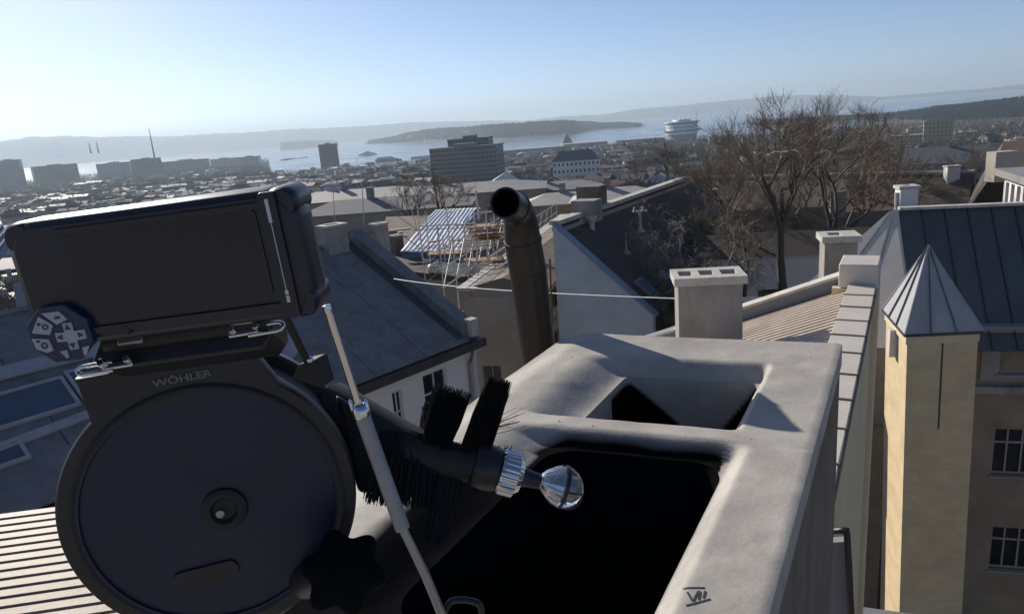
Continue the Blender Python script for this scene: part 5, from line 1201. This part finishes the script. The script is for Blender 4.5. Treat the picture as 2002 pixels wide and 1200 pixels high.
def ring_icon(cx_, cy_, r): ic.lathe([(r * KR, .0), (r * KR, .0003), (r * .6 * KR, .0003), (r * .6 * KR, 0)], V(kx + cx_ * KR, ky + cy_ * KR, .0122), (0, 0, 1), 14)
ring_icon(-.30, .28, .09); ring_icon(-.50, -.28, .10); ic.obox((kx - .52 * KR, ky + .34 * KR, .0122), (.10 * KR, 0, 0), (0, .08 * KR, 0), (0, 0, .0003)); ic.obox((kx + .06 * KR, ky + .48 * KR, .0122), (.16 * KR, 0, 0), (0, .07 * KR, 0), (0, 0, .0003)); ic.obox((kx - .70 * KR, ky - .16 * KR, .0122), (.10 * KR, 0, 0), (0, .06 * KR, 0), (0, 0, .0003))
ic.f = [f for f in ic.f if len(f) <= 4]
build('key_icons', ic, M_keyblue, mon)
mb = MB(); mb.lathe([(.0, .0062), (.004, .0060), (.005, .003)], V(-w_ * .17, -h_ * .40, 0), (0, 0, 1), 16); build('lens_button', mb, M_black, mon, smooth=60)

# --- bracket between monitor and reel
br = thing('mounting_bracket', 'black hinge bracket with chrome latches between monitor and cable reel', 'bracket', mat4=frame_at(365, 680, .76, pitch=-12, roll=8))
P_ = .76 / 1400 * .91
mb = MB(); mb.prism([V(-165 * P_, 50 * P_, -.05), V(-185 * P_, 0, -.05), V(-175 * P_, -22 * P_, -.05), V(150 * P_, -22 * P_, -.05), V(170 * P_, 5 * P_, -.05), V(165 * P_, 62 * P_, -.05)], (0, 0, .05)); build('hinge_plate', mb, M_black, br, bevel=.003)
mb = MB(); mb.tube([V(-150 * P_, 30 * P_, .005), V(165 * P_, 30 * P_, .005)], .010, 14); build('hinge_barrel', mb, M_rubber, br, smooth=50)
for (x, y) in ((-95, 22), (120, 30)):
    mb = MB(); mb.box((x - 24) * P_, (y - 6) * P_, .0, (x + 26) * P_, (y + 18) * P_, .016); build('steel_tab', mb, M_steel, br, bevel=.002)
def latch(x, y, ang, flip=1):
    R2 = Matrix.Rotation(R_(ang), 3, 'Z'); q = lambda a, b, c: R2 @ V(a * P_ * flip, b * P_, c) + V(x * P_, y * P_, .006)
    mb = MB(); pts = []
    for i in range(17):
        a = math.pi * (.5 + i / 16); pts.append(q(-34 + 14 * math.cos(a), 8 * math.sin(a), .004))
    pts = [q(20, 8, .004)] + pts + [q(20, -8, .004)]; mb.tube(pts, .0022, 8); build('latch_loop', mb, M_chrome, br, smooth=60)
    mb = MB(); mb.obox(q(0, -7, .0), q(58, -7, 0) - q(0, -7, 0), q(0, 6, 0) - q(0, -7, 0), (0, 0, .006)); build('latch_lever', mb, M_chrome, br, bevel=.0015)
    for a in (2, 50): mb = MB(); mb.lathe([(.0035, 0), (.0045, .004), (.003, .007)], q(a, 8, .004), (0, 0, 1), 12); build('rivet', mb, M_chrome, br, smooth=40)
latch(-152, -20, 2, 1); latch(148, 12, 2, -1)

# --- cable reel, standing upright
DR_ = .93; reel = thing('cable_reel', 'large round dark cable reel with maker name on its neck', 'reel', mat4=frame_at(416, 990, DR_, upright=True, yaw=-12, pitch=-3, roll=3))
RO = .186; KS = .163 / .186
reel.matrix_world = reel.matrix_world @ Matrix.Scale(KS, 4)
def circ(r, z, n=96, cx=0, cy=0): return [V(cx + r * math.cos(2 * math.pi * i / n), cy + r * math.sin(2 * math.pi * i / n), z) for i in range(n)]
# frame plate with neck
outl = []
for i in range(97):
    a = R_(128 + (412 - 128) * i / 96); outl.append((RO * math.cos(a), RO * math.sin(a)))
outl += [(.088, .204), (-.118, .204)]
def off(k, z): return [V(x * k, y * k, z) for x, y in outl]
mb = MB(); rings = [off(.96, -.032), off(1.0, -.026), off(1.0, -.004), off(.985, 0.0)]
mb.grid([r + [r[0]] for r in rings]); build('drum_frame', mb, M_drumw, reel, smooth=40)
# front face ring between outline and dish
RI = .166; fr = MB(); n = len(outl); inner = [V(RI * math.cos(a), RI * math.sin(a), 0) for a in [math.atan2(y, x) for x, y in outl]]
fr.grid([[V(x * .985, y * .985, 0) for x, y in outl] + [V(outl[0][0] * .985, outl[0][1] * .985, 0)], inner + [inner[0]]]); fr.f = [f[::-1] for f in fr.f]
build('front_rim', fr, M_drumw, reel, smooth=40)
mb = MB(); mb.lathe([(.1665, -.0005), (.164, .0035), (.158, .0035), (.156, -.006), (.150, -.010), (.12, -.006), (.09, -.002), (.045, .001), (.030, .002), (.0, .002)], (0, 0, 0), (0, 0, 1), 128); build('reel_dish', mb, M_navy, reel, smooth=50)
mb = MB(); mb.lathe([(.160, .0030), (.1655, .0055), (.1685, .0030), (.168, -.002)], (0, 0, 0), (0, 0, 1), 128); mb.f = [f for f in mb.f if len(f) == 4]; build('rim_ring', mb, M_rubber, reel, smooth=50)
hub = (.014, -.006, 0)
mb = MB(); mb.lathe([(.030, .0), (.029, .007), (.024, .010), (.018, .010), (.014, .004), (.0, .003)], hub, (0, 0, 1), 48); build('hub', mb, M_rubber, reel, smooth=40)
mb = MB(); mb.lathe([(.006, .003), (.0055, .007), (.003, .008), (0, .008)], (hub[0] - .006, -.010, 0), (0, 0, 1), 16); build('hub_screw', mb, M_steel, reel, smooth=40)
# folding crank arm lying in the dish, with its finger recess
mb = loft([rrect(.085, .026, .012, z=-.004, cx=-.028, cy=-.092), rrect(.083, .025, .012, z=.0035, cx=-.028, cy=-.092)]); build('crank_recess', mb, M_black, reel, bevel=.002)
# drum body behind
mb = MB(); mb.lathe([(.168, -.135), (.174, -.128), (.174, -.034), (.182, -.030)], (0, 0, 0), (0, 0, 1), 96); build('drum_body', mb, M_rubber, reel, smooth=40)
mb = MB(); mb.lathe([(.188, -.150), (.190, -.145), (.190, -.130), (.186, -.126)], (0, 0, 0), (0, 0, 1), 96); build('back_flange', mb, M_black, reel, smooth=40)
me = text_mesh('WÖHLER', .0150); me.materials.append(M_print); to = bpy.data.objects.new('lettering', me); link(to); to.parent = reel; to.location = (.002, .1790, .0012); to.rotation_euler.z = R_(0); to.scale = (1.12, .85, 1)
# struts: small arm from monitor to reel
st = thing('support_strut', 'short dark strut with a bright ball joint right of the monitor bracket', 'strut', (0, 0, 0)); st.location = L3(604, 705, .86); st['org'] = tuple(st.location)
mb = MB(); mb.tube([L3(555, 612, .80), L3(604, 712, .86)], .0045, 10); build('rod', mb, M_black, st, smooth=60)
mb = MB(); mb.lathe([(0, -.0045), (.0032, -.003), (.0045, 0), (.0032, .003), (0, .0045)], L3(606, 703, .85), ZUP, 16); build('ball_joint', mb, M_chrome, st, smooth=60)
mb = MB(); a = L3(604, 715, .87); mb.prism([L3(585, 712, .87), L3(612, 706, .87), L3(628, 760, .88), L3(570, 742, .88)], V(.01, .03, 0)); build('foot_block', mb, M_rubber, st, bevel=.002)
# metal rod with grey sleeve
sr = thing('support_rod', 'slanted chrome rod with a grey knurled sleeve in front of the reel', 'rod', tuple(L3(862, 1196, .86)))
A_ = L3(640, 604, .74); B_ = L3(706, 805, .77); C_ = L3(787, 1033, .81); E_ = L3(866, 1206, .86)
A_ = L3(640, 604, .74)
mb = MB(); mb.tube([A_, A_.lerp(B_, .5), B_], .0038, 16); build('upper_rod', mb, M_chrome, sr, smooth=60)
mb = MB(); mb.lathe([(0, -.005), (.004, -.004), (.0048, 0), (.004, .004), (0, .005)], A_, A_ - B_, 16); build('rod_tip', mb, M_chrome, sr, smooth=60)
mb = MB(); mb.tube([B_, C_], [.0080, .0080], 24); build('knurled_sleeve', mb, M_alu, sr, smooth=50)
mb = MB(); dd = (B_ - A_).normalized(); mb.lathe([(.0042, -.010), (.0062, -.008), (.0090, -.003), (.0092, .004), (.0082, .006)], B_, dd, 24); build('collar', mb, M_chrome, sr, smooth=50)
for s in (-1, 1): mb = MB(); q = B_ - dd * .008 + CX * .008 * s; mb.lathe([(.0022, -.006), (.0022, .004), (.0008, .006)], q, -dd, 8); build('clamp_stud', mb, M_chrome, sr, smooth=50)
mb = MB(); mb.tube([C_, C_.lerp(E_, .5) + CX * .002, E_], .0050, 14); build('lower_rod', mb, M_steel, sr, smooth=60)
q0 = E_; mb = MB(); mb.tube(catmull([q0, L3(880, 1176, .87), L3(910, 1172, .87), L3(938, 1182, .87), L3(942, 1215, .88)], 8), .0035, 8); build('wire_foot', mb, M_black, sr, smooth=60)

# --- camera boom with star brushes and glass head
bo = thing('camera_probe', 'black inspection probe with bristle star and ribbed metal collar reaching over the flue', 'probe', tuple(L3(860, 900, .95)))
c0 = L3(640, 800, 1.02); c1_ = L3(760, 862, .98); c2_ = L3(860, 896, .95); c3 = L3(950, 912, .93)
rad_ = []; pth = catmull([c0, c1_, c2_, c3], 8)
mb = MB(); mb.tube(pth, [.040 - .018 * sm(i / (len(pth) - 1)) for i in range(len(pth))], 28); build('probe_boot', mb, M_rubber, bo, smooth=50)
mb = MB(); mb.prism([L3(655, 770, .99), L3(720, 812, .98), L3(826, 846, .96), L3(835, 868, .96), L3(780, 960, .96), L3(700, 960, .98)], (c0 * -.02)); build('cable_guard', mb, M_rubber, bo, bevel=.006)
axd = (c3 - c2_).normalized(); rg = L3(985, 922, .92); axr = (L3(1090, 950, .94) - L3(940, 908, .92)).normalized()
mb = MB(); mb.lathe([(.024, -.020), (.027, -.016), (.029, .0), (.027, .012)], L3(955, 914, .925), axr, 40); build('head_socket', mb, M_black, bo, smooth=45)
mb = MB(); mb.lathe([(.0255, .0), (.0275, .004), (.0275, .022), (.0235, .028), (.018, .030)], L3(975, 919, .92), axr, 120, wob=lambda a, i: 1 + (.03 if i in (1, 2) and math.cos(a * 30) > 0 else 0)); build('ribbed_collar', mb, M_chrome, bo, smooth=30)
mb = MB(); mb.lathe([(.014, .0), (.011, .012), (.0085, .034)], L3(1015, 930, .92), axr, 24); build('head_neck', mb, M_navy, bo, smooth=50)
hd = L3(1100, 951, .93)
mb = MB(); n_ = 16; prof = [(.0262 * math.sin(math.pi * i / n_), -.0262 * math.cos(math.pi * i / n_)) for i in range(n_ + 1)]; prof[0] = (0, -.0262); prof[-1] = (0, .0262)
mb.lathe(prof, hd, axr, 40); build('glass_dome', mb, M_dome, bo, smooth=80)
mb = MB(); mb.lathe([(.0085, -.030), (.015, -.024), (.0225, -.012), (.0245, -.004), (.020, -.002)], hd, axr, 60, wob=lambda a, i: 1 + (.03 if math.cos(a * 14) > 0 else 0)); build('reflector_cup', mb, M_chrome, bo, smooth=30)
mb = MB(); mb.lathe([(.0268, -.0025), (.0275, 0), (.0268, .0025)], hd, axr, 48); mb.f = [f for f in mb.f if len(f) == 4]; build('black_band', mb, M_black, bo, smooth=50)
mb = MB(); sd1 = axr.cross(CY).normalized(); mb.tube([hd + (CY * math.cos(a_) + axr * math.sin(a_)) * .0268 for a_ in [math.pi * i / 16 for i in range(17)]], .0014, 6); build('guard_wire', mb, M_black, bo, smooth=50)
mb = MB(); mb.tube([hd + (sd1 * math.cos(a_) + axr * math.sin(a_)) * .0268 for a_ in [math.pi * i / 16 for i in range(17)]], .0014, 6); build('guard_wire', mb, M_black, bo, smooth=50)
mb = MB(); mb.lathe([(.012, .0), (.012, .012), (.006, .018), (0, .018)], hd, axr, 20); build('lens_core', mb, M_steel, bo, smooth=40)
def bristle(root, tip, wr_, wt, n, seed, nm='bristle_tuft', curl=.0):
    r = random.Random(seed); mb = MB(); d = tip - root; s1 = d.cross(cF).normalized(); s2 = d.cross(s1).normalized()
    for i in range(n):
        a = r.uniform(-1, 1); b = r.uniform(-1, 1); p = root + s1 * a * wr_ + s2 * b * wr_ * .6; q = tip + s1 * (a * wt + r.gauss(0, .0018)) + s2 * b * wt * .6 + d * r.uniform(-.16, .05)
        m_ = p.lerp(q, .5) + s1 * curl + rv(r, .0022); th = .0009
        mb.tube([p, m_, q], [th, th, th * .6], 3, cap=False)
    # dense core
    mb.prism([root - s1 * wr_ * .95, root + s1 * wr_ * .95, root.lerp(tip, .9) + s1 * wt * .85 + s1 * curl * .3, root.lerp(tip, .88) - s1 * wt * .85 + s1 * curl * .3], s2 * .004)
    return build(nm, mb, M_brist, bo)
bristle(L3(852, 872, .94), L3(885, 762, .93), .017, .023, 420, 1)
bristle(L3(842, 872, .97), L3(855, 790, .97), .014, .016, 200, 6)
bristle(L3(928, 884, .93), L3(975, 744, .92), .019, .014, 420, 2)
bristle(L3(800, 850, .96), L3(780, 985, .95), .035, .043, 600, 3)
bristle(L3(880, 910, .94), L3(850, 1058, .93), .016, .013, 380, 4, curl=.006)
r6 = random.Random(9); mb = MB()
for i in range(160):
    t = r6.random(); p = L3(860 + 130 * t, 880 + 12 * t, .925); q = p + CY * r6.uniform(.004, .014) + CX * r6.uniform(-.004, .012); mb.tube([p, q], [.0008, .0004], 3, cap=False)
for i in range(14):
    p = L3(935 + r6.uniform(-10, 10), 860 + r6.uniform(-10, 10), .925); q = L3(985 + r6.uniform(0, 45), 795 + r6.uniform(-8, 40), .93); mb.tube([p, p.lerp(q, .5) - CX * .006 + CY * .002, q], [.0005, .0005, .0003], 3, cap=False)
build('stray_bristles', mb, M_brist, bo)
# lobed clamping knob in front
kn = L3(672, 1118, .88)
T = thing('clamp_knob', 'black lobed clamping knob below the probe beside the reel', 'knob', tuple(kn))
mb = MB(); kax = (-kn).normalized(); mb.lathe([(.028, -.02), (.040, -.014), (.043, 0), (.040, .012), (.026, .020), (0, .022)], kn, kax, 96, wob=lambda a, i: 1 + .14 * math.cos(a * 6 + .6)); build('lobed_grip', mb, M_soot, T, smooth=50)
mb = MB(); mb.lathe([(.010, .018), (.010, .025), (0, .026)], kn, kax, 6); build('hex_nut', mb, M_soot, T)
mb = MB(); mb.tube([kn + kax * -.02, L3(600, 1130, .98)], .024, 20); build('clamp_shaft', mb, M_black, T, smooth=50)
for o in bpy.data.objects:
    if 'org' in o: del o['org']
print('objects', len(bpy.data.objects))
